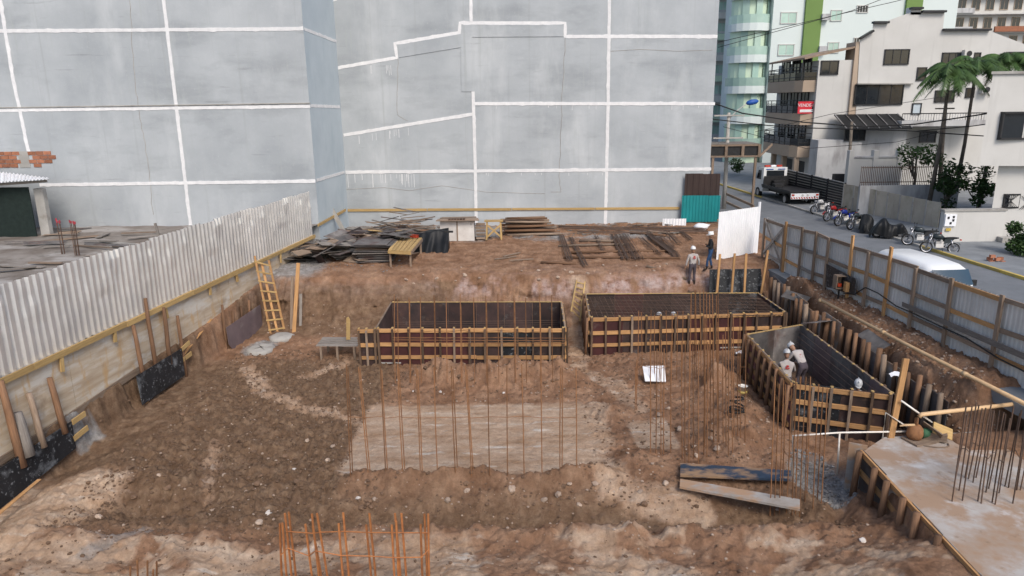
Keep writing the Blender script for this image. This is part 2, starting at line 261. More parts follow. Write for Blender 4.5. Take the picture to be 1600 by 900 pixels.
# ================================================================== GROUND
STZ = -0.4
FA, FB = (-13.2, 17.3), (-10.6, 37.5)              # left fence line
FD = Vector((FB[0] - FA[0], FB[1] - FA[1], 0)).normalized()
def fenceX(y): return FA[0] + (y - FA[1]) * (FB[0] - FA[0]) / (FB[1] - FA[1])
PITP = [(-0.7, 0.0), (0.0, -0.08), (0.3, -0.5), (0.6, -1.0), (1.05, -1.45), (1.6, -1.78), (2.4, -2.0)]
def gh(x, y):
    x = np.asarray(x, float); y = np.asarray(y, float)
    n1 = fbm(x, y, 0.35, 4); n2 = fbm(x + 50, y, 1.6, 4, 0.55); n3 = fbm(x, y + 30, 6.0, 3, 0.6); cl = bil(x + 0.1 * n2, y, 4.2, 4, 0.68)
    pad = (sst(-5.0, -4.4, x) * (1 - sst(2.0, 2.5, x)) * sst(16.9, 17.25, y) * (1 - sst(21.3, 22.1, y)))
    pad2 = sst(3.3, 3.7, x) * (1 - sst(4.5, 4.8, x)) * sst(18.2, 18.5, y) * (1 - sst(20.0, 20.4, y))
    loose = (1 - sst(-4.6, -3.6, x)) * sst(14.2, 15.2, y) * (1 - sst(25.5, 27, y)) * sst(-11.6, -10.6, x + 0.129 * (y - 17.3) * -1)
    flat = np.maximum(pad, pad2)
    amp = 0.085 + 0.07 * loose
    pit = -2.0 + 0.10 * n1 * (1 - flat) + amp * n2 * (1 - 0.9 * flat) + (0.07 + 0.06 * loose) * n3 * (1 - 0.85 * flat) + (0.08 + 0.13 * loose) * cl * (1 - 0.92 * flat) * (0.45 + 0.55 * sst(13.6, 15, y))
    # heap before the middle formwork
    pit += 0.75 * np.exp(-((y - 23.7 - 0.12 * np.sin(x * 1.3)) / 0.55) ** 2) * sst(-4.2, -2.6, x) * (1 - sst(1.6, 3.0, x)) * (1 + 0.7 * n2)
    # berm in front of the pad and the trench before it
    inx = sst(-5.6, -4.4, x) * (1 - sst(7.6, 8.4, x))
    pit += 0.30 * np.exp(-((y - 16.75 + 0.1 * np.sin(x * 2)) / 0.28) ** 2) * sst(-5, -4, x) * (1 - sst(2.2, 2.9, x)) * (1 + 0.9 * n2)
    pit -= 0.55 * np.exp(-((y - 15.35 - 0.15 * n1) / 0.72) ** 2) * inx
    pit += 0.25 * np.exp(-((y - 14.1 - 0.35 * n1) / 0.5) ** 2) * (1 + n2)
    pit += 0.30 * (1 - sst(11.5, 14.3, y)) * (1 + 0.6 * n1) + 0.16 * fbm(x, y, 0.7, 3) * (1 - sst(13.5, 15, y))
    # hollow at the left, with its ridge
    d = ((x + 8.9) / 1.5) ** 2 + ((y - 15.9) / 0.55) ** 2; pit -= 0.45 * np.exp(-d)
    d = ((x + 9.4) / 1.1) ** 2 + ((y - 16.9) / 0.4) ** 2; pit += 0.30 * np.exp(-d)
    d = ((x + 5.2) / 0.9) ** 2 + ((y - 14.3) / 0.35) ** 2; pit -= 0.30 * np.exp(-d)
    # heaps among the rebar on the right
    for (cx, cy, r, h) in ((6.9, 22.6, 0.75, 0.85), (6.1, 18.9, 1.0, 0.45), (6.8, 20.6, 1.0, 0.45), (4.9, 20.6, 0.6, 0.2), (3.4, 17.6, 0.6, 0.2), (3.0, 20.9, 0.5, 0.2), (7.2, 15.4, 0.8, 0.3)):
        pit += h * np.exp(-((x - cx) ** 2 + (y - cy) ** 2) / r ** 2) * (1 + 0.8 * n2)
    d = ((x - 8.0) / 0.75) ** 2 + ((y - 16.9) / 1.1) ** 2; pit -= 0.50 * np.exp(-d ** 2)
    # soil round the cast slab on the right
    pit = pit + (-0.93 + 0.12 * n1 + 0.10 * n2 - pit) * sst(10.7, 11.3, x + 0.25 * n2) * (1 - sst(17.0, 18.0, y))
    pit = pit + (-1.12 - pit) * sst(8.75, 8.8, x - 0.092 * (y - 16.4)) * (1 - sst(16.4, 16.5, y)) * (1 - sst(10.7, 11.3, x + 0.25 * n2))
    ramp = (1 - sst(11.5, 15.0, y)) * sst(5.2, 8.4, x); pit += 0.75 * ramp * (1 - sst(8.6, 8.8, x))
    pit -= 0.40 * (1 - sst(-12.6, -11.4, x - 0.129 * (y - 17.3))) * (1 - sst(18.5, 21, y))
    pit = np.where((x > 6.5) & (y < 16.2), np.minimum(pit, -1.10 + 0.05 * n2 - 0.9 * (1 - sst(6.5, 8.0, x)) * 0), pit)
    # upper level behind the bank and along the right-hand fence
    yb = np.interp(x, [-14, -10.5, -6, -2.9, 0.5, 2.9, 5, 9.1, 16], [31.6, 31.9, 31.9, 32.1, 31.6, 31.2, 31.7, 32.5, 32.7]) + 0.7 * fbm(x, y * 0.5, 0.55, 3)
    s = yb - y + 0.12 * n2; up = 0.05 * n1 + 0.07 * n2 + 0.03 * n3 + 0.09 * cl
    w = np.interp(s, [a for a, b in PITP], [-b / 2 for a, b in PITP])
    z = up * (1 - w) + pit * w
    xr = 11.98 + 0.2 * fbm(x * 0 + 5, y, 0.7, 3) ; wr = sst(-0.15, 0.2, x - xr) * sst(17.2, 18.4, y)
    strip = 0.2 * cl - 0.30 + 0.28 * sst(11.9, 13.2, x) + 0.16 * n1 + 0.16 * n2 + 0.04 * n3
    strip -= 0.9 * np.exp(-(((x - 12.0) / 0.4) ** 2 + ((y - 18.6) / 1.1) ** 2)) + 0.5 * np.exp(-(((x - 12.1) / 0.35) ** 2 + ((y - 22.2) / 0.7) ** 2))
    strip += 0.45 * np.exp(-(((x - 11.9) / 0.7) ** 2 + ((y - 29.2) / 1.3) ** 2))
    z = z + (strip - z) * wr * (1 - sst(30.5, 32, y))
    # earth left standing under the neighbour's retaining wall
    dl = x - (FA[0] + (y - FA[1]) * (FB[0] - FA[0]) / (FB[1] - FA[1])); lowb = np.interp(y, [16.8, 22.5, 27.2, 31], [-1.2, -0.95, -0.7, -0.25])
    wl = 1 - sst(0.06, 0.42 + 0.2 * n1, dl + 0.2 * n2); z = np.maximum(z, z + (lowb - z) * wl * sst(15.5, 18.5, y))
    return z
def gz(x, y): return float(gh(np.array([x]), np.array([y]))[0])
def hit(x, y):          # where the ray through a photo pixel meets the site's ground
    d = ray(x, y).normalized(); t = 10.0; ts = np.arange(9, 60, 0.08); px_ = d.x * ts; py_ = d.y * ts; pz = CAMH + d.z * ts
    k = np.argmax(pz < gh(px_, py_)); return Vector((px_[k], py_[k], gz(px_[k], py_[k])))
def make_ground():
    ys = [9.0]
    while ys[-1] < 45.2: ys.append(ys[-1] + 0.0028 * ys[-1])
    ys = np.array(ys); xs = np.linspace(-14.4, 14.4, 720); X, Y = np.meshgrid(xs, ys); Z = gh(X, Y)
    Z += 0.03 * fbm(X, Y, 17, 2, 0.6)
    nx, ny = len(xs), len(ys); me = bpy.data.meshes.new('ground'); bm_ = sst(0.1, 0.4, -Z) * sst(28.5, 29.5, Y) * (1 - sst(1.7, 1.95, -Z)); Yd = Y + bm_ * (0.30 * fbm(X * 0.9, Z * 2.4, 1.3, 4, 0.6) + 0.08 * fbm(X, Z * 2, 6, 2)); Zd = Z + bm_ * 0.12 * fbm(X, Z * 3 + Y, 2.0, 3); co = np.stack([X, Yd, Zd], -1).reshape(-1, 3)
    idx = np.arange(nx * ny).reshape(ny, nx); q = np.stack([idx[:-1, :-1], idx[:-1, 1:], idx[1:, 1:], idx[1:, :-1]], -1).reshape(-1, 4)
    me.vertices.add(len(co)); me.vertices.foreach_set('co', co.ravel()); me.loops.add(q.size); me.polygons.add(len(q))
    me.loops.foreach_set('vertex_index', q.ravel()); me.polygons.foreach_set('loop_start', np.arange(0, q.size, 4)); me.polygons.foreach_set('loop_total', np.full(len(q), 4))
    me.polygons.foreach_set('use_smooth', np.ones(len(q), bool)); me.update()
    n1 = fbm(X, Y, 0.5, 5); n2 = fbm(X + 9, Y, 2.2, 4)
    # soil colour: R pale trodden clay, G dark turned soil, B grey cement dust, A lilac-white clay seam
    pad = sst(-4.9, -4.4, X) * (1 - sst(2.2, 2.5, X)) * sst(16.95, 17.2, Y) * (1 - sst(21.2, 22.0, Y))
    pad2 = sst(3.3, 3.7, X) * (1 - sst(4.5, 4.8, X)) * sst(18.2, 18.5, Y) * (1 - sst(20.0, 20.4, Y))
    pale = np.maximum(pad * 0.95, pad2)
    fore = (1 - sst(13.6, 14.6, Y + 0.8 * n1)); pale = np.maximum(pale, 0.9 * fore * sst(-0.30, 0.25, n1 + 0.6 * n2 + 0.18 - 0.5 * sst(3.0, 6.0, X)))
    left = (1 - sst(-10.9, -9.6, X - 0.129 * (Y - 17.3) + 0.6 * n1)) * (1 - sst(16.8, 18, Y)); pale = np.maximum(pale, left * 0.9)
    # trodden paths
    def path(pts, wd):
        r = np.zeros_like(X)
        for (ax, ay), (bx, by) in zip(pts[:-1], pts[1:]):
            t = np.clip(((X - ax) * (bx - ax) + (Y - ay) * (by - ay)) / ((bx - ax) ** 2 + (by - ay) ** 2), 0, 1)
            dd = np.hypot(X - ax - t * (bx - ax), Y - ay - t * (by - ay)); r = np.maximum(r, 1 - sst(wd * 0.4, wd, dd + 0.25 * n2))
        return r
    P = lambda l: [tuple(at(px_, py_, -2)[:2]) for px_, py_ in l]
    pale = np.maximum(pale, 0.5 * path(P([(385, 575), (420, 620), (480, 640), (560, 660), (640, 650)]), 0.45))
    pale = np.maximum(pale, 0.6 * path(P([(930, 640), (930, 720), (960, 760), (1090, 780)]), 0.7))
    pale = np.maximum(pale, 0.45 * path(P([(470, 590), (540, 570)]), 0.35)); pale = np.maximum(pale, 0.35 * path(P([(340, 690), (325, 770)]), 0.3))
    pale = np.maximum(pale, 0.5 * path(P([(905, 500), (905, 580), (960, 600), (1000, 640)]), 0.6))
    pale = np.maximum(pale, 0.3 * sst(-0.2, 0.3, n1 + n2 * 0.5) * sst(8.6, 9.2, X) * (1 - sst(16.5, 17.3, Y)))
    loose = (1 - sst(-4.7, -3.9, X)) * sst(14.2, 15.2, Y) * (1 - sst(25, 27, Y)); trench = np.exp(-((Y - 15.6) / 0.9) ** 2) * sst(-6, -4.5, X) * (1 - sst(7.4, 8.4, X))
    loose = np.maximum(loose, 0.9 * sst(28.5, 29.5, Y) * sst(0.25, 0.5, -Z) * (1 - sst(-3.5, -1.5, X)))
    dark = np.clip(np.maximum(loose, trench) * (1 - pale), 0, 1)
    grey = 0.8 * np.exp(-(((X - 8.0) / 0.8) ** 2 + ((Y - 16.9) / 1.2) ** 2) ** 2) + 0.5 * path(P([(225, 830), (140, 875)]), 0.4) * (1 - sst(14.6, 15, Y)) + 0.8 * path(P([(395, 548), (420, 535)]), 0.7) + 0.7 * sst(38, 41, Y) * sst(-0.2, 0.2, n1) + 0.8 * (1 - sst(-9.9, -8.2, X + 0.8 * n1)) * sst(31, 32.5, Y) + 0.7 * path(P([(120, 690), (150, 680)]), 0.3)
    band = np.exp(-((Z + 0.55) / 0.38) ** 2) * sst(29, 30, Y) * (1 - sst(33, 33.5, Y)) * (0.15 + 0.85 * sst(-4.5, -1.5, X)) * sst(-0.45, 0.1, n1 + 0.8 * n2) * (1 - sst(9.5, 10.5, X))
    rgba = np.stack([np.clip(pale, 0, 1), np.clip(dark, 0, 1), np.clip(grey, 0, 1), np.clip(band, 0, 1)], -1).reshape(-1, 4).astype(np.float32)
    ca = me.attributes.new('soil', 'FLOAT_COLOR', 'POINT'); ca.data.foreach_set('color', rgba.ravel())
    mt = bpy.data.materials.new('soil'); mt.use_nodes = True; t = mt.node_tree; N = t.nodes; L = t.links; b = N['Principled BSDF']; b.inputs['Roughness'].default_value = 0.95; b.inputs['Specular IOR Level'].default_value = 0.15
    g = N.new('ShaderNodeNewGeometry').outputs['Position']
    def noise(sc, det=8, rg=0.62, st=(1, 1, 1)):
        mp = N.new('ShaderNodeMapping'); mp.inputs['Scale'].default_value = st; L.new(g, mp.inputs[0]); n = N.new('ShaderNodeTexNoise'); n.inputs['Scale'].default_value = sc; n.inputs['Detail'].default_value = det; n.inputs['Roughness'].default_value = rg; L.new(mp.outputs[0], n.inputs['Vector']); return n.outputs['Fac']
    def ramp(f, stops):
        r = N.new('ShaderNodeValToRGB'); e = r.color_ramp.elements
        while len(e) < len(stops): e.new(0.5)
        for k, (p, c) in enumerate(stops): e[k].position = p; e[k].color = (*c, 1)
        L.new(f, r.inputs[0]); return r.outputs[0]
    def mix(fac, a, bb):
        mx = N.new('ShaderNodeMix'); mx.data_type = 'RGBA'; L.new(fac, mx.inputs[0]); L.new(a, mx.inputs[6]); L.new(bb, mx.inputs[7]); return mx.outputs[2]
    def mth(op, a, bb):
        mm = N.new('ShaderNodeMath'); mm.operation = op; mm.use_clamp = True
        for i, q_ in enumerate((a, bb)):
            if hasattr(q_, 'links'): L.new(q_, mm.inputs[i])
            else: mm.inputs[i].default_value = q_
        return mm.outputs[0]
    at_ = N.new('ShaderNodeAttribute'); at_.attribute_name = 'soil'; sp = N.new('ShaderNodeSeparateColor'); L.new(at_.outputs['Color'], sp.inputs[0])
    basec = ramp(noise(1.3), [(0.3, (0.165, 0.090, 0.054)), (0.5, (0.255, 0.152, 0.098)), (0.72, (0.36, 0.235, 0.158))])
    palec = ramp(noise(1.8, st=(0.5, 1.4, 1)), [(0.28, (0.29, 0.185, 0.115)), (0.5, (0.42, 0.305, 0.22)), (0.75, (0.53, 0.43, 0.34))])
    darkc = ramp(noise(2.6, 10, 0.7), [(0.3, (0.105, 0.064, 0.040)), (0.5, (0.165, 0.107, 0.070)), (0.72, (0.27, 0.19, 0.13))])
    greyc = ramp(noise(3), [(0.3, (0.17, 0.155, 0.14)), (0.7, (0.36, 0.35, 0.34))])
    bandc = ramp(noise(2.2, 8, 0.65, (1, 1, 2)), [(0.34, (0.20, 0.105, 0.07)), (0.48, (0.36, 0.26, 0.23)), (0.7, (0.52, 0.44, 0.42))])
    grit = noise(22, 6, 0.8); grit2 = noise(5, 5, 0.7); edge = lambda a: mth('MULTIPLY', mth('SUBTRACT', mth('ADD', a, mth('MULTIPLY', noise(2.8), 0.7)), 0.52), 2.0)
    c = mix(sp.outputs[1], basec, darkc); c = mix(edge(sp.outputs[0]), c, palec); c = mix(edge(sp.outputs[2]), c, greyc); c = mix(mth('MULTIPLY', at_.outputs['Alpha'], 1.0), c, bandc)
    ch = ramp(noise(0.9, 3), [(0.66, (0, 0, 0)), (0.74, (1, 1, 1))]); wht = N.new('ShaderNodeRGB'); wht.outputs[0].default_value = (0.58, 0.54, 0.49, 1)
    lime = mth('MULTIPLY', mth('MULTIPLY', ramp(noise(1.5, 6, 0.6, (0.35, 1.8, 1)), [(0.60, (0, 0, 0)), (0.68, (1, 1, 1))]), sp.outputs[0]), 0.75); c = mix(lime, c, wht.outputs[0])
    hs = N.new('ShaderNodeHueSaturation'); hs.inputs['Saturation'].default_value = 1.05; gr = N.new('ShaderNodeMapRange'); gr.inputs[1].default_value = 0.3; gr.inputs[2].default_value = 0.7; gr.inputs[3].default_value = 0.6; gr.inputs[4].default_value = 1.34; mm = N.new('ShaderNodeMath'); mm.operation = 'ADD'; m2 = N.new('ShaderNodeMath'); m2.operation = 'MULTIPLY'; m2.inputs[1].default_value = 0.5; L.new(grit, mm.inputs[0]); L.new(grit2, mm.inputs[1]); L.new(mm.outputs[0], m2.inputs[0]); L.new(m2.outputs[0], gr.inputs[0]); L.new(gr.outputs[0], hs.inputs['Value']); L.new(c, hs.inputs['Color']); L.new(hs.outputs[0], b.inputs['Base Color'])
    bn = N.new('ShaderNodeBump'); bn.inputs['Strength'].default_value = 1.0; bn.inputs['Distance'].default_value = 0.06; L.new(noise(11, 10, 0.78), bn.inputs['Height']); L.new(bn.outputs[0], b.inputs['Normal'])
    me.materials.append(mt); MATS['soil'] = mt
    o = bpy.data.objects.new('ground', me); COL.objects.link(o); structure(o); return o
make_ground()
# the land all round, out to the horizon, as a sheet with an opening where the site is
b = MB()
for (x0, x1, y0, y1) in ((-1500, -14.3, -600, 2500), (14.3, 1500, -600, 2500), (-14.3, 14.3, 45.15, 2500), (-14.3, 14.3, -600, 9.05)):
    b.raw([(x0, y0, -0.62), (x1, y0, -0.62), (x1, y1, -0.62), (x0, y1, -0.62)], [(0, 1, 2, 3)])
structure(b.build('terrain', 'paving', local=True))
# loose clods and stones: countless small ones in one mesh each, bigger lumps singly
def lump(r, seed, n=1):
    rr = random.Random(seed); import bmesh as bmod
    bm = bmod.new(); bmod.ops.create_icosphere(bm, subdivisions=n, radius=1)
    sx, sy, sz = rr.uniform(0.8, 1.3), rr.uniform(0.7, 1.1), rr.uniform(0.5, 0.8)
    for v in bm.verts: k = r * rr.uniform(0.72, 1.15); v.co = Vector((v.co.x * sx * k, v.co.y * sy * k, v.co.z * sz * k))
    vs_ = [v.co.copy() for v in bm.verts]; fs = [[v.index for v in f.verts] for f in bm.faces]; bm.free(); return vs_, fs
LUMPS = [lump(1, k) for k in range(8)]
def scatter(name, mt, n, region, rmin, rmax, label, cat):
    rr = np.random.RandomState(len(name) + n); vs_ = []; fs = []; o = 0; xs = []; ys = []
    while len(xs) < n:
        x, y = rr.uniform(*region[0]), rr.uniform(*region[1])
        if region[2](x, y): xs.append(x); ys.append(y)
    zs = gh(np.array(xs), np.array(ys))
    for x, y, z in zip(xs, ys, zs):
        lv, lf = LUMPS[rr.randint(8)]; r = rmin * (rmax / rmin) ** (rr.rand() ** 2.2); c_, s_ = math.cos(x * 99), math.sin(x * 99)
        vs_ += [(x + r * (p.x * c_ - p.y * s_), y + r * (p.x * s_ + p.y * c_), z + r * (p.z + 0.15)) for p in lv]; fs += [[i + o for i in f] for f in lf]; o += len(lv)
    me = bpy.data.meshes.new(name); me.from_pydata(vs_, [], fs); me.materials.append(MATS[mt]); ob = bpy.data.objects.new(name, me); COL.objects.link(ob); tag(ob, label, cat, kind='stuff')
inpad = lambda x, y: -4.6 < x < 2.2 and 17.1 < y < 21.8
scatter('soil_clods', 'clod', 22000, ((-11, 8), (12.3, 27), lambda x, y: not inpad(x, y) and x > fenceX(y) + 0.7 and (x < -3.5 or random.random() < 0.35) and (y > 14.4 or random.random() < 0.25) and not (8 < x and y < 17)), 0.008, 0.06, 'loose brown clods strewn over the turned soil', 'soil')
scatter('pale_stones', 'stone_pale', 6500, ((-11, 11), (12.3, 31), lambda x, y: not inpad(x, y) and x > fenceX(y) + 0.7 and not (8 < x and y < 25)), 0.006, 0.05, 'small pale stones scattered over the pit floor', 'stones')
scatter('strip_stones', 'stone_pale', 900, ((11.9, 13.2), (17.5, 31), lambda x, y: True), 0.015, 0.07, 'small stones in the earth strip along the tin fence', 'stones')
scatter('grey_gravel', 'gravel', 900, ((7.3, 8.6), (15.6, 18.3), lambda x, y: (x - 8) ** 2 / 0.5 + (y - 16.9) ** 2 / 1.8 < 1), 0.02, 0.085, 'broken grey gravel in the hollow beside the cast slab', 'gravel')
scatter('rubble', 'gravel', 1500, ((-10.2, 10), (32.3, 44.5), lambda x, y: y > 40 or x < -5), 0.015, 0.07, 'grey rubble littering the ground below the blind wall', 'rubble')
RL = {}
for k in range(6):
    lv, lf = lump(1, 40 + k, 2); b = MB(); b.raw(lv, lf); RL[k] = [b.mesh('rock', mt_, smooth=False) for mt_ in ('clod', 'stone_pale', 'stone_white')]
def rocks(pxs, rlo, rhi, mi, label, group):
    for (px_, py_) in pxs:
        p = hit(px_, py_); r = rnd(rlo, rhi); k = random.randrange(6)
        o = link(RL[k][mi], 'rock', None, p + Vector((0, 0, r * 0.2)), (rnd(-.4, .4), rnd(-.4, .4), rnd(0, 6)), (r, r, r)); tag(o, label, 'rock', group)
rocks([(420, 803), (1347, 848)], 0.08, 0.11, 2, 'pale boulder lying alone on brown soil', 'pale boulders on the soil')
rocks([(646, 613), (688, 613), (787, 615), (560, 780), (460, 735)], 0.06, 0.085, 2, 'whitish fist-sized stone on the brown pit floor', 'whitish stones on the pit floor')
rocks([(1385 - 300, 700), (1088, 715), (1110, 690), (1030, 650), (1062, 672), (1045, 640), (905, 790), (872, 775), (585, 782), (520, 700), (512, 721), (250, 745), (190, 748), (350, 745), (480, 690), (1120, 705), (1200, 660), (970, 765), (1000, 770), (1040, 760), (930, 757), (155, 810), (405, 818), (730, 770), (800, 768), (850, 785), (890, 760), (700, 785)], 0.06, 0.11, 1, 'tan stone lump half sunk in the brown soil', 'tan stones in the pit')
rocks([(rnd(130, 520), rnd(600, 790)) for _ in range(26)] + [(rnd(560, 1100), rnd(755, 800)) for _ in range(16)] + [(rnd(600, 890), rnd(575, 615)) for _ in range(10)], 0.06, 0.11, 0, 'dark brown earth clod on the turned soil', 'earth clods in the pit')
# ================================================================== BLIND BUILDING
YL, YB = 39.0, 45.0
BLA, BLB = (-10.55, YL), (-10.28, YB)
bld = thing('apartment_building', 'tall blind grey plastered building wall with white painted joints and pale blue return', 'building', (0, 47, -0.4))
b = MB(); b.box((-30.3, 49.5, 9.3), (39.5, 21, 19.4)); b.build('wall', 'plaster', bld)            # nearer block
b = MB(); b.box((1.05, 57, 9.2), (22.7, 24, 19.2)); b.build('wall', 'plaster', bld)               # set-back block
b = MB(); b.prism([(BLA[0], YL + 0.003, -0.3), (BLB[0], YB + 0.05, -0.3), (BLB[0] - 0.2, YB + 0.05, -0.3), (BLA[0] - 0.01, YL + 0.003, -0.3)], (0, 0, 19)); b.build('return_wall', 'plaster_blue', bld)
RC = [0]
def ribbon(pts, w, out, name='joint_strip', mt='white_paint', th=None):
    """ragged painted band along a polyline; out = direction it stands proud of the wall"""
    out = Vector(out).normalized(); b = MB(); P = []; RC[0] += 1; th = 0.010 + 0.003 * (RC[0] % 7)
    for a, c in zip(pts[:-1], pts[1:]):
        n = max(2, int((c - a).length / 0.22))
        P += [a + (c - a) * (k / n) for k in range(n)]
    P.append(pts[-1]); vs_ = []; fs = []
    for i, p in enumerate(P):
        d = (P[min(i + 1, len(P) - 1)] - P[max(i - 1, 0)]).normalized(); s_ = d.cross(out).normalized()
        for sg in (-1, 1):
            q = p + s_ * sg * (w / 2 + rnd(-0.010, 0.012) + (rnd(0, .035) if random.random() < .1 else 0)); vs_ += [q - out * 0.01, q + out * th]
    for i in range(len(P) - 1):
        a = i * 4; c = a + 4; fs += [(a + 1, a + 3, c + 3, c + 1), (a, a + 1, c + 1, c), (a + 3, a + 2, c + 2, c + 3)]
    b.raw(vs_, fs); return b.build(name, mt, bld)
OUT = (0, -1, 0)
for pts in ([(528, 106), (620, 90), (617, 68), (718, 51), (719, 36), (883, 36), (883, 57), (1121, 57)], [(537, 211), (740, 178)], [(742, 162), (1117, 162)], [(540, 269), (1111, 264)], [(735, -60), (736, 34)], [(739, 143), (742, 240), (744, 349)], [(953, -60), (950, 170), (946, 352)], [(519, 0), (526, -2)]):
    ribbon([aty(x, y, YB) for x, y in pts], 0.19, OUT)
for pts in ([(-60, 49), (474, 45)], [(-60, 173), (485, 166)], [(62, 289), (493, 283)], [(-6, -40), (20, 120), (45, 238)], [(251, -40), (276, 170), (298, 352)]):
    ribbon([aty(x, y, YL) for x, y in pts], 0.17, OUT)
nb = Vector((BLB[1] - BLA[1], -(BLB[0] - BLA[0]), 0)).normalized()
for pts in ([(475, 45), (526, 65)], [(485, 165), (531, 167)], [(494, 282), (538, 269)]):
    ribbon([onp(x, y, BLA, BLB) for x, y in pts], 0.16, nb)
pb = [aty(x, y, YB) for x, y in ((623, 70), (720, 53), (722, 39), (880, 39), (880, 57), (738, 58), (738, 143), (721, 143), (720, 74), (623, 90))]
b = MB(); b.prism([p + Vector((0, 0.02, 0)) for p in pb], (0, -0.055, 0)); b.build('plaster_band', 'plaster', bld)
a, c = aty(-60, 169, YL), aty(485, 161, YL); b = MB(); b.beam(a + V((0, -0.03, 0)), c + V((0, -0.03, 0)), 0.09, 0.05); b.build('drip_ledge', 'concrete', bld)
# wandering joints between the plaster lifts: fine raised seams
def seam(pts, Y):
    P = []
    for (x0, y0), (x1, y1) in zip(pts[:-1], pts[1:]):
        for k in range(10): t = k / 10; P.append(aty(x0 + (x1 - x0) * t + rnd(-1.2, 1.2), y0 + (y1 - y0) * t, Y) + V((0, -0.002, 0)))
    b = MB(); b.tube(P, 0.016, 4); b.build('plaster_seam', 'concrete', bld)
seam([(203, 0), (209, 110), (218, 180), (231, 250), (240, 345)], YL); seam([(884, 60), (878, 160), (874, 262), (876, 300), (860, 300)], YB); seam([(622, 90), (621, 180), (638, 190)], YB)
seam([(541, 296), (600, 293), (640, 298), (690, 290), (760, 300), (860, 303)], YB); seam([(955, 80), (1000, 77), (1060, 80), (1119, 78)], YB)
for (x, y, L_) in [(rnd(535, 650), 272, rnd(.2, .9)) for _ in range(22)] + [(rnd(540, 640), 214 - (0), rnd(.2, .6)) for _ in range(9)] + [(rnd(560, 615), 102, rnd(.2, .6)) for _ in range(6)] + [(rnd(745, 1110), 165, rnd(.1, .3)) for _ in range(10)] + [(rnd(745, 1110), 270, rnd(.1, .3)) for _ in range(10)]:
    p = aty(x, y - (0.165 * (x - 537) if y == 214 else 0) + (2 if y == 214 else 0), YB); b = MB(); b.box(p + V((0, -.004, -L_ / 2)), (rnd(.012, .03), .012, L_)); b.build('paint_drip', 'white_paint', bld)
# bricks laid bare where the plaster has come off
for r in range(4):
    for k in range(9):
        x0 = -27.9 + k * 0.42 + (0.2 if r % 2 else 0)
        if -26.35 < x0 < -25.75 or x0 > -24.5 + 0.0 * r or (r == 0 and x0 > -25): continue
        p = aty(0, 262, YL); b = MB(); b.box((x0, YL - 0.005, p.z + 0.1 + r * 0.215), (0.39, 0.06, 0.185), jit=0.008); b.build('brick', 'brick', bld)
b = MB(); p = aty(0, 262, YL); b.box((-26.05, YL - 0.005, p.z + 0.42), (0.55, 0.05, 0.86)); b.build('column_stub', 'concrete', bld)
# timber guide rail along the foot of the wall
r = thing('timber_rail', 'long tan timber batten running level along the foot of the grey wall', 'batten', aty(800, 330, YB - 0.06))
xs = [540, 668, 800, 930, 1063]
for x0, x1 in zip(xs[:-1], xs[1:]):
    b = MB(); b.beam(aty(x0, 328.5 - (x0 - 540) * 0.006, YB - 0.05), aty(x1 - 1, 328.5 - (x1 - 540) * 0.006, YB - 0.05), 0.05, 0.15, jit=0.01); b.build('batten', 'wood_yellow', r)
b = MB(); b.beam(onp(497, 352, (BLA[0] + .08, YL), (BLB[0] + .08, YB)), onp(540, 328, (BLA[0] + .08, YL), (BLB[0] + .08, YB)), 0.05, 0.15); b.build('batten', 'wood_yellow', r)
# ================================================================== NEIGHBOUR'S LOT
LZ = 1.2
mat('lot', (0.27, 0.245, 0.22), (0.13, 0.105, 0.085), scale=0.7, bump=0.4, bscale=9, rand=0, detail=9, layers=[((0.36, 0.34, 0.32), 0.35, (1, 1.6, 1), 0.52, 0.62, 0.8), ((0.07, 0.06, 0.045), 0.8, (1, 1, 1), 0.58, 0.7, 0.8)])
def lotz(x, y): return LZ + 0.10 * float(fbm(np.array([x]), np.array([y]), 0.5, 4)[0]) + 0.05 * float(fbm(np.array([x]), np.array([y]), 3, 3)[0])
b = MB(); nx_, ny_ = 90, 90
b.grid(lambda u, v: (lambda y: (lambda x: Vector((x, y, lotz(x, y))))(-46 + (fenceX(y) - 0.16 + 46) * (1 - (1 - u) ** 1.6)))(6 + 33.05 * v), nx_, ny_)
structure(b.build('neighbour_lot', 'lot', local=True, smooth=True))
for k in range(46):
    x, y = rnd(-24, -12.6), rnd(27, 38.3); x = min(x, fenceX(y) - 0.8); L_ = rnd(0.8, 3.2); a = rnd(-0.5, 0.5) + (1.3 if random.random() < 0.2 else 0); p = V((x, y, lotz(x, y) + 0.05 + rnd(0, 0.08)))
    b = MB(); d = V((math.cos(a), math.sin(a), rnd(-0.04, 0.04))) * L_ / 2; b.beam(p - d, p + d, rnd(0.1, 0.3), rnd(0.025, 0.06), jit=0.01)
    tag(b.build('scrap_plank', random.choice(['wood_grey', 'wood_old', 'ply_weather', 'wood_grey', 'concrete'])), 'weathered scrap board lying on the neighbouring lot behind the tin fence', 'plank', 'scrap boards on the neighbouring lot')
def bar(b, p0, p1, r=0.011, n=5): b.tube([p0, (V(p0) + V(p1)) / 2 + V((rnd(-.012, .012), rnd(-.012, .012), 0)), p1], r, n)
def cap_bundle(x, y, ytop, n, w, label):
    p = at(x, y, LZ); t = thing('rebar_starter', label, 'rebar', p, group='capped column starters on the neighbouring lot'); h = aty(x, ytop, p.y).z - LZ
    for k in range(n):
        q = p + V((rnd(-w, w), rnd(-w, w) * 0.8, -0.1)); e = q + V((rnd(-.06, .06), rnd(-.06, .06), h + rnd(-.15, .1) + 0.1)); b = MB(); bar(b, q, e, 0.016); o = b.build('bar', 'rust_dark', t)
        b = MB(); b.tube([e - V((0, 0, 0.07)), e + V((0, 0, 0.04))], 0.032, 6); b.build('cap', 'red_cap', o)
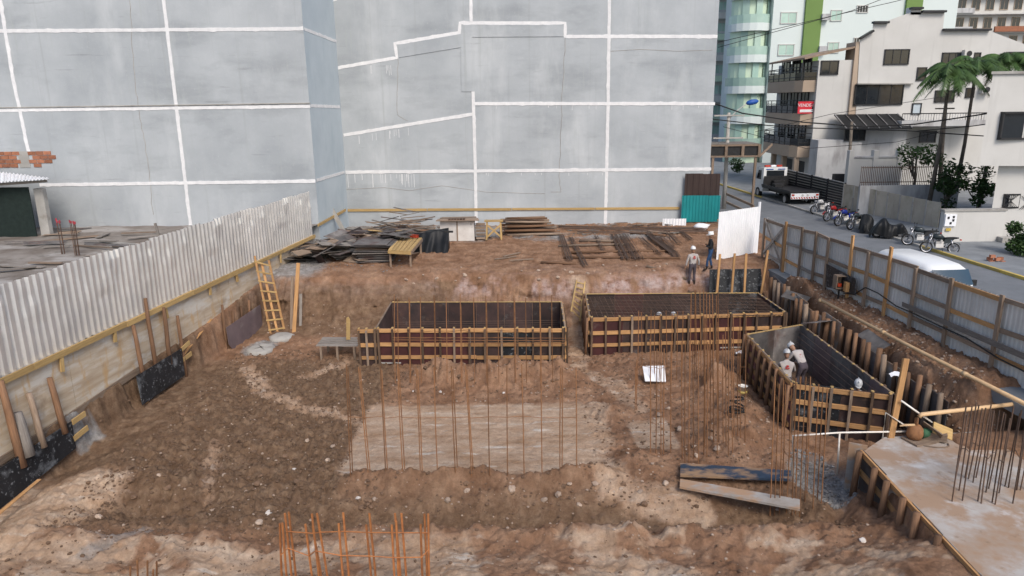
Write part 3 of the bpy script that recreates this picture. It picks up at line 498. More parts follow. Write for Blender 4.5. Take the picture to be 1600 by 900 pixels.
cap_bundle(96, 398, 345, 5, 0.16, 'tall starter bars with red caps beside the green shed'); cap_bundle(118, 400, 343, 5, 0.16, 'starter bars with red caps in the open middle of the neighbouring lot'); cap_bundle(259, 350, 332, 5, 0.2, 'short distant starter bars with red caps at the foot of the grey wall')
p = at(250, 372, LZ); b = MB(); b.beam(p - V((0, 0, .1)), p + V((-.15, 0, 0.75)), 0.1, 0.1); tag(b.build('post', 'wood_grey'), 'leaning short grey timber post behind the tin fence', 'post')
# shed
def corr(b, x0, x1, z0, z1, pitch=0.2625, dep=0.04, y0=0.0, y1=None):
    """trapezoidal sheet standing in the local xz plane (or sloping from y0 to y1)"""
    y1 = y0 if y1 is None else y1; n = max(1, round((x1 - x0) / pitch)); prof = []
    for k in range(n):
        for (f, d) in ((0.0, 0), (0.30, 0), (0.48, 1), (0.82, 1)): prof.append((x0 + (k + f) * (x1 - x0) / n, d * dep))
    prof.append((x1, 0)); vs_ = []
    for (x, d) in prof: vs_ += [V((x, y0 - d, z0)), V((x, y1 - d, z1))]
    b.raw(vs_, [(2 * i, 2 * i + 2, 2 * i + 3, 2 * i + 1) for i in range(len(prof) - 1)]); return b
sh = thing('shed', 'open shed with white corrugated roof and dark green netting against the grey wall', 'shed', (-26, 36.5, LZ))
RQ = [aty(-90, 291, 35.0), aty(73, 280, 35.4), aty(77, 278, 37.2), aty(-90, 258, 38.85)]
for k in range(5):
    def rf(u, v, k=k): t = (k + u * 1.03) / 5; p = RQ[0].lerp(RQ[1], t).lerp(RQ[3].lerp(RQ[2], t), v); return p + V((0, 0, 0.035 * math.sin(u * 2 * math.pi * 6) + 0.012 * (k % 2)))
    b = MB(); b.grid(rf, 36, 3); b.build('roof_sheet', 'white_sheet', sh)
b = MB(); b.box((-27.9, 36.0, 2.4), (7.6, 0.06, 2.6)); b.build('netting', 'net_green', sh)
b = MB(); b.box((-23.75, 36.3, 2.35), (0.45, 0.3, 2.5)); b.build('post', 'concrete', sh)
b = MB(); b.beam(RQ[0] + V((0, .3, -.12)), RQ[1] + V((-.2, .3, -.12)), 0.08, 0.12); b.build('eaves_beam', 'wood_grey', sh)
# ================================================================== LEFT TIN FENCE AND RETAINING WALL
ang = math.atan2(FD.y, FD.x); FN = V((FD.y, -FD.x, 0))        # FN points into the pit
t0 = (10.5 - FA[1]) / FD.y; T1 = (37.95 - FA[1]) / FD.y
f = thing('tin_fence', 'long silver corrugated tin fence standing on the retaining wall above the pit', 'fence', (FA[0], FA[1], 0.8), ang)
def dented(seed):
    rr = random.Random(seed); b = MB(); corr(b, 0, 1.05, 0, 1, .2625, .07); prof = [V(p) for p in b.v[::2]]; b = MB(); nr = 9; vs_ = []; dn = [(rr.uniform(0, 1.05), rr.uniform(.2, 2.2), rr.uniform(.1, .25), rr.uniform(-.04, .03)) for _ in range(5)]
    for j in range(nr + 1):
        z = -0.02 + 2.38 * j / nr
        for p in prof: vs_.append(V((p.x, p.y + sum(h * math.exp(-((p.x - cx) ** 2 + (z - cz) ** 2) / r_ ** 2) for cx, cz, r_, h in dn), z + (rr.uniform(-.012, .012) if j in (0, nr) else 0))))
    n = len(prof); b.raw(vs_, [(j * n + i, j * n + i + 1, (j + 1) * n + i + 1, (j + 1) * n + i) for j in range(nr) for i in range(n - 1)]); return b.mesh('sheet', 'galv')
SHS = [dented(k) for k in range(6)]
k = 0; t = t0
while t < T1 - 0.6:
    link(SHS[(k * 5) % 6], 'sheet', f, (t, 0.012 * (k % 2), rnd(-0.05, 0.03)), (rnd(-0.008, 0.012), rnd(-0.008, 0.008), 0), (1.03, 1, 1)); t += 1.05; k += 1
t = t0
while t < T1 - 0.5:
    e = min(t + 3.9, T1); b = MB(); b.beam((t, -0.11, -0.06 + rnd(-.015, .015)), (e, -0.11, -0.06 + rnd(-.015, .015)), 0.07, 0.17, jit=0.012); b.build('bottom_rail', 'wood_yellow', f, local=True)
    t += 3.92
for y in (19.3, 21.6, 24.3, 27.2, 29.3, 33.5):
    t = (y - FA[1]) / FD.y; b = MB(); b.beam((t, -0.10, -0.15), (t + rnd(-.05, .05), -0.10, -0.45 - rnd(0, .15)), 0.11, 0.06, up=(0, 1, 0), jit=0.01); b.build('stub', 'wood_yellow', f, local=True)
rw = thing('retaining_wall', 'board-marked stained concrete retaining wall below the tin fence', 'wall', (FA[0], FA[1], -1.5), ang)
nseg = 9; Ls = (T1 - t0) / nseg
for k in range(nseg):
    a = t0 + k * Ls; b = MB(); b.box((a + Ls / 2, 0.11 + 0.006 * (k % 2), 0.45), (Ls - 0.025, 0.22, 3.45)); b.build('wall_bay', 'board_concrete', rw, local=True)
for (x0, y0, x1, y1) in ((-60, 757, 105, 652), (107, 650, 216, 577)):
    p, q = onp(x0, y0, FA, FB) + FN * 0.05, onp(x1, y1, FA, FB) + FN * 0.05; b = MB(); b.beam(p, q, 0.05, 0.20, jit=0.01)
    tag(b.build('waler_plank', 'wood_old'), 'weathered plank fixed along the lower edge of the retaining wall', 'plank', 'planks on the retaining wall')
def fn(x, y, s): n = FN * s; return onp(x, y, (FA[0] + n.x, FA[1] + n.y), (FB[0] + n.x, FB[1] + n.y))
for (x0, y0, x1, y1, r, mt_, w_) in ((0, 595, 32, 716, .095, 'log', 'thick reddish'), (25, 645, 42, 706, .16, 'wood_grey', 'stout pale barkless'), (45, 614, 66, 690, .085, 'wood_old', 'dull brown'), (77, 590, 99, 668, .085, 'log', 'orange-brown'), (208, 508, 223, 584, .07, 'log', 'dark'), (227, 466, 243, 570, .07, 'log', 'tall'), (255, 480, 265, 560, .075, 'log', 'straight reddish'), (277, 493, 290, 580, .065, 'log', 'slim'), (347, 476, 354, 545, .06, 'log', 'short')):
    p, q = fn(x0, y0, 0.16), fn(x1, y1, 0.34); d = (q - p); q = q + d * 0.12
    b = MB(); b.tube([p, p + d * 0.35 + V((rnd(-.02, .02), 0, 0)), p + d * 0.7, q], [r * 0.85, r, r * 1.05, r * 1.1], 8)
    tag(b.build('log_prop', mt_, smooth=True), w_ + ' round timber prop leaning on the retaining wall behind a black panel' if x0 < 300 else w_ + ' round timber prop standing behind the purplish plywood sheet', 'log', 'timber props along the retaining wall')
for (x, y0, y1) in ((364, 486, 505), (377, 478, 494), (389, 469, 485), (399, 462, 478)):
    b = MB(); b.tube([fn(x, y0, 0.15), fn(x + 1, y1 + 8, 0.22)], 0.055, 7); tag(b.build('log_prop', 'log', smooth=True), 'stubby round timber prop half hidden behind the purplish plywood sheet', 'log', 'timber props along the retaining wall')
def panel(poly, s0, mt_, label, th=0.025, bend=0.0):
    ym = [p[1] for p in poly]; lo, hi = min(ym), max(ym); P = [fn(x, y, s0 + 0.16 * (y - lo) / (hi - lo)) for x, y in poly]; b = MB(); b.prism(P, FN * th); return tag(b.build('plywood_sheet', mt_), label, 'panel')
panel([(-80, 783), (111, 658), (118, 700), (-80, 858)], 0.30, 'ply_black', 'large scuffed black plywood panel leaning at the foot of the retaining wall')
panel([(212, 588), (283, 544), (288, 586), (222, 633)], 0.36, 'ply_black', 'smaller whitish-smeared black plywood panel held by three round props')
panel([(353, 512), (406, 476), (410, 513), (374, 560), (357, 538)], 0.40, 'ply_purple', 'purplish plywood sheet leaning near the timber ladder')
for (x0, y0, x1, y1) in ((284, 546, 296, 535), (286, 562, 299, 552), (113, 660, 133, 646), (115, 686, 137, 668)):
    b = MB(); b.beam(fn(x0, y0, 0.34), fn(x1, y1, 0.34), 0.04, 0.16); tag(b.build('form_board', 'wood_yellow'), 'short yellow board end projecting past a black plywood panel', 'board', 'board ends by the black panels')
for (x0, y0, x1, y1, l) in ((228, 632, 336, 549, 'long thin batten lying on the soil below the smaller black panel'), (-40, 838, 62, 752, 'thin batten along the foot of the large black panel')):
    p, q = at(x0, y0, -2.0), at(x1, y1, -2.0); p.z = max(p.z, gz(p.x, p.y)) + 0.05; q.z = max(q.z, gz(q.x, q.y)) + 0.05; b = MB(); b.beam(p, q, 0.10, 0.03, jit=0.008); tag(b.build('batten', 'wood_new'), l, 'batten')
# ladder by the wall
ld = thing('ladder', 'rough timber ladder leaning on the left retaining wall', 'ladder', at(434, 520, -2))
rails = []
for (x0, y0, x1, y1) in ((398, 400, 423, 522), (409, 411, 434, 520), (420, 407, 445, 518)):
    q = at(x1, y1, -2.0); p = aty(x0, y0, q.y + 1.15); rails.append((p, q)); b = MB(); b.beam(p, q, 0.085, 0.05, up=(0, 1, 0), jit=0.006); b.build('rail', 'wood_new', ld)
for k in range(8):
    t = 0.07 + k * 0.125; p = rails[0][0].lerp(rails[0][1], t); q = rails[2][0].lerp(rails[2][1], t); d = (q - p) * 0.08; b = MB(); b.beam(p - d + V((0, -.05, 0)), q + d + V((0, -.05, 0)), 0.025, 0.06, jit=0.006); b.build('rung', 'wood_yellow', ld)
for (x0, y0, x1, y1, w, mt_, l) in ((466, 411, 459, 520, 0.15, 'wood_new', 'tall fresh timber plank standing upright beside the ladder'), (457, 432, 455, 519, 0.13, 'wood_old', 'greyish plank standing behind the tall fresh plank'), (470, 459, 469, 516, 0.12, 'wood_grey', 'short grey plank standing against the earth bank')):
    q = at(x1, y1, -2.0); p = aty(x0, y0, q.y + 0.5); b = MB(); b.beam(p, q - V((0, 0, .05)), w, 0.045, up=(0, 1, 0), jit=0.008); tag(b.build('plank', mt_), l, 'plank')
for (x, y, r) in ((408, 546, 0.55), (440, 527, 0.5)):
    p = at(x, y, -2.0); b = MB(); n = 14; prof = [(r * 1.1, -0.15), (r, 0.04), (r * 0.8, 0.09), (0.01, 0.10)]
    b.lathe(prof, p, n); b.v = [(vx + rnd(-.05, .05), vy + rnd(-.05, .05), vz + rnd(-.02, .02)) for vx, vy, vz in b.v]; tag(b.build('pile_head', 'concrete', smooth=True), 'rough round grey concrete pile head near the ladder foot', 'concrete', 'pile heads near the ladder')
# ================================================================== FORMWORK BOXES
def side(th_, p, q, ztop, zbot, out, mats, stud='wood_dark', walers=(0.07, 0.62, 1.12), stud_gap=0.56, studs=True, wal=True, seg=1.22, stud_r=None, pname='panel', over=0.0):
    """one side of a form: plywood panels, horizontal walers and upright studs on its outer face"""
    p, q = V((p[0], p[1], 0)), V((q[0], q[1], 0)); d = (q - p); Ls = d.length; d.normalize(); out = V((out[0], out[1], 0)).normalized()
    n = max(1, round(Ls / seg))
    for k in range(n):
        a, c = p + d * (k * Ls / n + 0.004), p + d * ((k + 1) * Ls / n - 0.004); zt = ztop + rnd(-0.012, 0.012); b = MB()
        b.box((*((a + c) / 2 + out * 0.01).xy, (zt + zbot) / 2), ((c - a).length, 0.02, zt - zbot), Matrix((d, V((0, 0, 1)).cross(d), V((0, 0, 1)))).transposed()); b.build(pname, random.choice(mats), th_)
    if wal:
        for w in walers:
            cuts = [0, Ls * rnd(0.42, 0.6), Ls] if Ls > 3 else [0, Ls]
            for c0, c1 in zip(cuts[:-1], cuts[1:]):
                b = MB(); z = ztop - w + rnd(-.01, .01); b.beam(p + d * (c0 - over) + out * 0.05 + V((0, 0, z)), p + d * (c1 - 0.01 + over * (c1 == Ls)) + out * 0.05 + V((0, 0, z + rnd(-.015, .015))), 0.055, 0.135, jit=0.008); b.build('waler', 'wood_new', th_)
    if studs:
        n = max(2, round(Ls / stud_gap))
        for k in range(n + 1):
            c = p + d * min(max(k * Ls / n + rnd(-.04, .04), 0.05), Ls - 0.05) + out * 0.11; b = MB(); lean = rnd(-.02, .02)
            if stud_r: b.tube([c + V((0, 0, ztop + rnd(-.10, .06))), c + d * lean + out * 0.06 + V((0, 0, zbot - 0.1))], stud_r * rnd(.85, 1.1), 7); b.build('stake', 'log', th_, smooth=True)
            else: b.beam(c + V((0, 0, ztop + rnd(-.05, .03))), c + d * lean + V((0, 0, zbot - 0.05)), 0.075, 0.06, up=(out.x, out.y, 0), jit=0.006); b.build('stud', stud if rnd(0, 1) < 0.85 else 'wood_old', th_)
            b = MB(); b.box((*(c - out * 0.10).xy, ztop + 0.022), (0.07, 0.09, 0.03), jit=0.008); b.build('wedge', 'wood_yellow', th_)
def formbox(label, FLp, FRp, BRp, BLp, ztop, zbot, mats, **kw):
    t = thing('formwork_box', label, 'formwork', (*((V(FLp) + V(FRp) + V(BRp) + V(BLp)) / 4).xy, zbot)); c = (V(FLp) + V(FRp) + V(BRp) + V(BLp)) / 4
    P = [V(FLp), V(FRp), V(BRp), V(BLp)]
    for i, nm in enumerate(('front', 'right', 'back', 'left')):
        p, q = P[i], P[(i + 1) % 4]; d = (q - p).normalized(); o = V((d.y, -d.x)); k = dict(kw.get('all', {})); k.update(kw.get(nm, {})); m_ = k.pop('mats', mats)
        side(t, p, q, ztop, zbot, o, m_, **k)
        if nm != 'front':
            b = MB(); b.beam((*(p + o * 0.03).xy, ztop + 0.012), (*(q + o * 0.03).xy, ztop + 0.012), 0.06, 0.022, jit=0.004); b.build('top_batten', 'wood_yellow' if nm == 'back' else 'wood_old', t)
    return t
DARK = ['ply_dark', 'ply_dark', 'ply_red', 'ply_black']
bx1 = formbox('long dark plywood form box behind the soil heap, open on top and empty', (-5.0, 25.25), (1.9, 25.0), (2.0, 28.5), (-5.0, 28.75), -0.50, -2.05, DARK, back=dict(studs=True, wal=False), left=dict(wal=False, studs=False), right=dict(stud_gap=0.9))
side(bx1, (-5.72, 25.27), (-5.02, 25.25), -0.52, -2.05, (0, -1), DARK, stud_gap=0.7)
b = MB(); b.box((-1.55, 26.9, -1.85), (6.9, 3.4, 0.05)); b.build('bottom', 'concrete', bx1)
for k in range(5):
    b = MB(); bar(b, V((-4.9, 27.2 + k * 0.3, -1.25)), V((1.85, 27.2 + k * 0.3, -1.25)), 0.008); b.build('bar', 'rust_dark', bx1)
for z in (-0.78, -0.88, -0.98):
    b = MB(); bar(b, V((-4.4, 25.0, z)), V((1.95, 24.75, z - 0.03)), 0.011); b.build('bar', 'rust', bx1)
bx2 = formbox('long form box closed with a rebar mat at its top, beside the earth bank', (3.0, 26.35), (10.6, 26.75), (10.5, 29.6), (3.2, 29.75), -0.52, -2.05, DARK, left=dict(stud_gap=0.8, stud_r=0.06), right=dict(stud_gap=0.5, wal=False), back=dict(wal=False, stud_gap=0.9))
mt2 = thing('rebar_mat', 'square grid of rebar laid across the top of a form box', 'rebar', (6.8, 28, -0.75))
for k in range(36):
    x0 = 3.12 + k * 0.207; b = MB(); bar(b, V((x0, 26.42, -0.60)), V((x0 + rnd(-.02, .02), 29.6, -0.60)), 0.012, 4); b.build('bar', 'rust_dark', mt2)
for k in range(15):
    y0 = 26.5 + k * 0.215; b = MB(); bar(b, V((3.1, y0, -0.58)), V((10.45, y0 + 0.1, -0.58)), 0.012, 4); b.build('bar', 'rust_dark', mt2)
b = MB(); b.box((6.8, 28.1, -1.9), (7.2, 3.0, 0.05)); b.build('bottom', 'concrete', bx2)
bx3 = formbox('open form box of pinkish and dark plywood with workers inside', (8.15, 19.45), (10.55, 18.55), (10.5, 24.9), (8.25, 23.9), -0.48, -2.1, DARK, front=dict(stud_gap=0.55, walers=(0.08, 0.55, 1.08)),
    left=dict(mats=['ply_pink', 'ply_pink', 'ply_dark'], stud_r=0.062, stud_gap=0.56, walers=(0.06, 0.5, 0.95, 1.35)), right=dict(mats=['ply_purple', 'ply_pink', 'ply_weather'], wal=False, stud_gap=0.6), back=dict(mats=['ply_weather'], wal=False, stud_gap=0.8))
b = MB(); b.raw([(8.2, 19.5, -1.9), (10.5, 18.65, -1.9), (10.45, 24.8, -1.9), (8.3, 23.85, -1.9)], [(0, 1, 2, 3)]); b.build('bottom', 'clod', bx3)
for k in range(11):
    y0 = 19.3 + k * 0.5; b = MB(); bar(b, V((8.3, y0, -1.78)), V((10.4, y0 - 0.2, -1.78)), 0.010, 4); b.build('bar', 'rust_dark', bx3)
for k in range(6):
    z = -0.62 - k * 0.2; b = MB(); bar(b, V((10.40 - 0.02 * k, 18.8, z)), V((10.34 - 0.02 * k, 24.7, z)), 0.009, 4); b.build('bar', 'rust_dark', bx3)
for k in range(4):
    x0 = 8.6 + 0.5 * k; b = MB(); bar(b, V((x0, 19.2, -1.76)), V((x0, 24.0, -1.76)), 0.010, 4); b.build('bar', 'rust_dark', bx3)
# ================================================================== REBAR STARTERS
mat('rust_bright', (0.38, 0.15, 0.05), (0.24, 0.09, 0.035), scale=9, rough=0.8, bump=0.2, rand=0.2)
def cage(label, bars, zb, ties=(), r=0.013, mt_='rust', group='rebar starters rising from the pit', sink=0.15):
    """bars: (x bottom, y bottom, x top, y top) in photo pixels, the bottom standing at height zb"""
    P = []
    for (xb, yb, xt, yt) in bars: p = at(xb, yb, zb); P.append((p, aty(xt, yt, p.y + rnd(-.03, .03))))
    t = thing('rebar_cage', label, 'rebar', sum((p for p, q in P), V()) / len(P), group=group)
    for p, q in P: b = MB(); bar(b, p - (q - p).normalized() * sink, q, r, 5); b.build('bar', mt_, t)
    for f, idx in ties:
        pts = [P[i][0].lerp(P[i][1], f) + V((0, -r * 1.5, rnd(-.01, .01))) for i in idx]; b = MB(); b.tube(pts, r * 0.6, 4); b.build('tie', mt_, t)
    return t
xb = [548, 576, 603, 630, 657, 684, 712, 737, 765, 793, 819, 847, 875, 901]; xt = [541, 560, 594, 621, 650, 678, 705, 727, 762, 792, 815, 845, 876, 900]
bars = []
for a, c in zip(xb, xt):
    bars.append((a, 748, c, 572 + rnd(-3, 3)))
    if a in (548, 576, 603, 630, 657, 712, 737, 875): bars.append((a + 3, 745, c + 2.5, 577 + rnd(-3, 3)))
n_ = len(bars); cage('row of fourteen tall thin starter bars tied by one cross bar along the pale pad', bars, -1.9, ties=[(0.56, [i for i in range(n_)])], r=0.014)
xs_ = [616, 621, 639, 657, 678, 697, 719, 740, 759, 778, 803, 821, 843, 862]
cage('row of slim starter bars standing right in front of the long empty form box', [(x + 1.5, 592, x, 461 + rnd(-2, 6)) for x in xs_] + [(x + 3, 592, x + 1.2, 470 + rnd(-2, 6)) for x in xs_[2::2]], -1.6, ties=[(0.58, list(range(14))), (0.50, list(range(14)))], r=0.013)
def jit_cage(label, x0, x1, yb0, yb1, yt0, yt1, n, z, ties=(), r=0.014, lean=0, mt_='rust'):
    bars = []
    for k in range(n):
        u = (k + rnd(-.3, .3)) / max(1, n - 1); x = x0 + (x1 - x0) * u; bars.append((x, rnd(yb0, yb1), x + lean + rnd(-2, 2), rnd(yt0, yt1)))
    return cage(label, bars, z, [(f, list(range(n))) for f in ties], r, mt_)
jit_cage('cluster of tall column bars rising right in front of the rebar mat', 1079, 1124, 585, 600, 449, 462, 10, -1.9, (0.15, 0.3), r=0.015)
jit_cage('short column bars before the box with the rebar mat, on its left half', 997, 1066, 590, 600, 484, 492, 9, -1.9, (0.2,))
jit_cage('slim bars standing in the tan soil heap', 1064, 1100, 706, 722, 528, 545, 6, -1.8, (0.35,))
jit_cage('dense column bars beside the pinkish form box', 1100, 1163, 680, 712, 484, 535, 14, -1.8, (0.3, 0.62))
jit_cage('four column bars standing in the small pale pad', 1017, 1046, 706, 712, 530, 545, 5, -1.95, (0.3,))
jit_cage('two bars standing on the bare soil left of the small pale pad', 993, 996, 640, 644, 560, 575, 2, -1.95)
jit_cage('tall bars rising beside the grey plank and the white water pipe', 1203, 1282, 780, 800, 588, 612, 13, -2.2, (0.45,), lean=8)
cage('big rusty column cage with two hoops standing on pale foreground clay', [(443, 940, 437, 818), (452, 945, 441, 817), (458, 935, 445, 802), (466, 938, 451, 800), (493, 940, 477, 819), (503, 945, 487, 803), (508, 942, 488, 822), (516, 935, 495, 802), (540, 940, 529, 818), (548, 935, 536, 801), (582, 940, 572, 820), (590, 938, 577, 802), (620, 945, 612, 820), (628, 940, 617, 802), (637, 938, 627, 802), (663, 945, 657, 819), (668, 940, 663, 803), (672, 938, 669, 803), (624, 942, 619, 815)], -1.65,
     ties=[(0.61, [0, 2, 4, 5, 8, 10, 12, 15, 17]), (0.80, [2, 5, 7, 9, 11, 13, 16, 17])], r=0.022, sink=0.25, mt_='rust_bright')
jit_cage('few bar ends with orange tips poking up at the very front edge', 207, 248, 925, 935, 868, 890, 5, -1.6, r=0.018)
jit_cage('thick rusty bars standing on the cast slab, left group', 1487, 1545, 745, 790, 628, 645, 12, -1.0, (0.5,), lean=22, r=0.015, mt_='rust_dark')
jit_cage('thick rusty bars standing on the cast slab, group beside the soil', 1550, 1622, 755, 790, 628, 660, 12, -1.0, (0.5,), lean=22, r=0.015, mt_='rust_dark')
# ================================================================== CAST SLAB AND ITS SIDE FORM, PUMP, PIPES
L0, L1 = at(1349, 705, -1), at(1508, 872, -1)
sd_ = (L1 - L0).normalized(); L1 = L0 + sd_ * 7; so = V((sd_.y, -sd_.x, 0))
if so.x > 0: so = -so
b = MB(); n = 40
poly = [L0 + V((0, 0, 0)), L0 + V((0.9, 0.75, 0)), V((12.3, 17.25, -1)), V((12.3, 10.5, -1)), L1]
b.prism([p - V((0, 0, 0.5)) for p in poly], (0, 0, 0.5)); mat('slab', (0.44, 0.42, 0.40), (0.33, 0.27, 0.22), scale=1.1, bump=0.3, bscale=14, rand=0, layers=[((0.32, 0.21, 0.135), 0.9, (1, 1, 1), 0.44, 0.58, 0.9), ((0.22, 0.15, 0.10), 4, (1, 1, 1), 0.60, 0.70, 0.6), ((0.58, 0.58, 0.58), 1.6, (1, 1, 1), 0.58, 0.72, 0.6)])
slab = tag(b.build('concrete_slab', 'slab'), 'freshly cast dusty concrete slab in the front corner of the pit', 'slab')
sf = thing('slab_form', 'plywood and plank side form with log stakes along the cast slab edge', 'formwork', (L0.x, L0.y, -2.4))
side(sf, L0.xy, (L0 + sd_ * 6).xy, -0.98, -2.4, so.xy, ['grey_board', 'grey_board', 'ply_weather'], studs=False, walers=(0.07, 0.55), over=0.02)
for (x, y) in ((1345, 709), (1371, 735), (1395, 755), (1422, 782), (1447, 805), (1481, 841)):
    k = (at(x, y, -1) - L0).dot(sd_); p = L0 + sd_ * max(k, 0.05) + so * 0.16; b = MB(); b.tube([p + V((0, 0, 0.06)), p + so * 0.05 - V((0, 0, 1.4))], [0.075, 0.085], 8); b.build('stake', 'log', sf, smooth=True)
b = MB(); p = L0 + so * 0.02 + V((0.1, 0.06, 0)); b.box((p.x - 0.12, p.y + 0.14, -1.65), (0.42, 0.03, 1.5), Matrix.Rotation(-0.5, 3, 'Z')); b.build('end_panel', 'grey_board', sf)
# pump
PX = at(1440, 688, -1.0)
pu = thing('water_pump', 'rusty water pump with green motor under a lid of two boards on the slab', 'pump', PX)
RX = Matrix.Rotation(math.pi / 2, 3, 'Y')
b = MB(); b.box(PX + V((0.05, 0, 0.03)), (0.95, 0.5, 0.05), Matrix.Rotation(0.3, 3, 'Z')); b.build('base_board', 'wood_old', pu)
b = MB(); b.lathe([(0.05, 0), (0.17, 0.02), (0.2, 0.12), (0.18, 0.28), (0.12, 0.36), (0.07, 0.38)], PX + V((-0.2, 0, 0.06)), 14); b.build('pump_body', 'rust', pu, smooth=True)
b = MB(); b.lathe([(0.05, 0), (0.12, 0.01), (0.12, 0.32), (0.05, 0.34)], PX + V((-0.05, -0.02, 0.2)), 14, Matrix.Rotation(0.3, 3, 'Z') @ RX); mat('green_paint', (0.05, 0.13, 0.07), (0.035, 0.09, 0.05)); b.build('motor', 'green_paint', pu, smooth=True)
b = MB(); b.tube([PX + V((-0.2, 0, 0.3)), PX + V((-0.2, 0.0, 0.62)), PX + V((-0.14, 0.02, 0.68))], 0.05, 8); b.build('riser', 'rust', pu, smooth=True)
b = MB(); b.tube([PX + V((-0.25, -0.02, 0.44)), PX + V((-0.48, -0.02, 0.44)), PX + V((-0.62, -0.02, 0.42))], [0.035, 0.03, 0.025], 8); b.build('tap', 'pvc_beige', pu, smooth=True)
for s_, mt_ in ((-1, 'wood_old'), (1, 'wood_yellow')):
    b = MB(); b.box(PX + V((0.33 + .13 * s_, -.06, 0.30 - .02 * s_)), (0.52, 0.30, 0.03), Matrix.Rotation(-.5, 3, 'Z') @ Matrix.Rotation(s_ * .75, 3, 'X') @ Matrix.Rotation(.55, 3, 'Y'), jit=.008); b.build('lid_board', mt_, pu)
b = MB(); b.box(PX + V((.35, .02, .14)), (.5, .35, .2), Matrix.Rotation(-.5, 3, 'Z')); b.build('lid_support', 'wood_old', pu)
b = MB(); b.tube([PX + V((0.55 * math.cos(a_ / 10 * 5.0) * 0.8 + 0.1, -0.1 + 0.35 * math.sin(a_ / 10 * 5.0 + 3.5), 0.02)) for a_ in range(11)], 0.018, 5); tag(b.build('hose', 'wood_old'), 'thin brown hose looped round the pump foot', 'hose')
def pipe(name, pts, r, mt_, label):
    b = MB(); b.tube(pts, r, 10); return tag(b.build(name, mt_, smooth=True), label, 'pipe')
q0 = at(1281, 468, 0.02); q1 = at(1600, 630, 0.05); q1 = q1 + (q1 - q0) * 0.12
dp = thing('drain_pipe', 'long beige plastic pipe laid along the earth strip beside the tin fence', 'pipe', q0)
b = MB(); b.tube([q0, q0.lerp(q1, .5) + V((0, 0, -.03)), q1], 0.058, 10); b.build('tube', 'pvc_beige', dp, smooth=True)
for t_ in (0.0, 0.36, 0.70):
    p = q0.lerp(q1, t_); d = (q1 - q0).normalized(); b = MB(); b.tube([p + V((0, 0, -.02)), p + d * 0.16 + V((0, 0, -.02))], 0.072, 10); b.build('coupling', 'pvc_beige', dp, smooth=True)
r0 = PX + V((-0.14, 0.02, 0.68)); r1 = at(1605, 628, -0.28); pipe('drain_pipe', [r0 + V((0, 0, -.04)), r0 + V((0.06, 0.0, 0.03)), r0.lerp(r1, .5), r1 + V((0.6, .05, 0.02))], 0.055, 'pvc_beige', 'beige pipe running from the pump riser towards the tin fence')
wp = thing('water_pipe', 'thin white water pipe on upright legs before the open form box', 'pipe', aty(1312, 735, 16.9))
YW = 16.95
for pts in ([(1237, 742), (1239, 681), (1312, 676), (1424, 674)], [(1312, 676), (1308, 742)], [(1378, 692), (1384, 645), (1425, 672)], [(1408, 626), (1456, 660)]):
    b = MB(); b.tube([aty(x, y, YW) for x, y in pts], 0.024, 8); b.build('tube', 'pvc_white', wp, smooth=True)
q = at(1391, 690, -1.1); b = MB(); b.beam(q, aty(1416, 560, q.y + 0.3), 0.15, 0.07, up=(0, 1, 0), jit=0.008); tag(b.build('timber_post', 'wood_new'), 'tall fresh timber post standing between the open form box and the pump', 'post')
# ================================================================== LAGGING ON THE RIGHT SIDE OF THE PIT
LG = [V((11.62, 31.2)), V((11.5, 28.5)), V((11.45, 25.5)), V((11.5, 22.5)), V((11.55, 19.6)), V((11.45, 17.6))]
lg = thing('lagging_wall', 'rough earth-retaining wall of plywood sheets and round stakes along the fence side', 'lagging', (11.5, 24, -2))
acc = 0
for p, q in zip(LG[:-1], LG[1:]):
    d = (q - p); L_ = d.length; d.normalize(); o = V((d.y, -d.x))
    if o.x > 0: o = -o
    n = round(L_ / 1.3)
    for k in range(n):
        c = p + d * (k + 0.5) * L_ / n - o * rnd(0.06, 0.1); zt = -0.22 + rnd(-.22, .12); b = MB(); b.box((c.x, c.y, (zt - 2.2) / 2), (L_ / n * rnd(.9, 1.08), 0.02, zt + 2.2), Matrix.Rotation(math.atan2(d.y, d.x), 3, 'Z') @ Matrix.Rotation(rnd(-.05, .07), 3, 'Y')); b.build('sheet', random.choice(['ply_weather', 'ply_dark', 'grey_board', 'ply_weather']), lg)
    n = round(L_ / 0.52)
    for k in range(n):
        c = p + d * (k + rnd(.2, .8)) * L_ / n + o * 0.05; zt = -0.12 + rnd(-.2, .12); b = MB(); e = V((c.x + rnd(-.04, .04), c.y, zt)); r_ = rnd(.065, .1); b.tube([e, V((c.x, c.y, -1.2)), V((c.x - 0.05, c.y, -2.2))], [r_ * .9, r_, r_], 7); b.build('stake', 'log' if rnd(0, 1) < .7 else 'wood_old', lg, smooth=True)
for k, (x0, y0, x1, y1) in enumerate(((1225, 458, 1262, 470), (1262, 505, 1300, 500), (1345, 520, 1380, 545))):
    p = at(x0, y0, -0.2); q = at(x1, y1, -0.35); b = MB(); b.beam(p, q, 0.55, 0.02, up=(-0.4, 0, 0.8)); tag(b.build('plywood_sheet', 'ply_weather'), 'loose weathered plywood offcut lying tilted on the earth strip', 'plywood', 'offcuts on the earth strip')
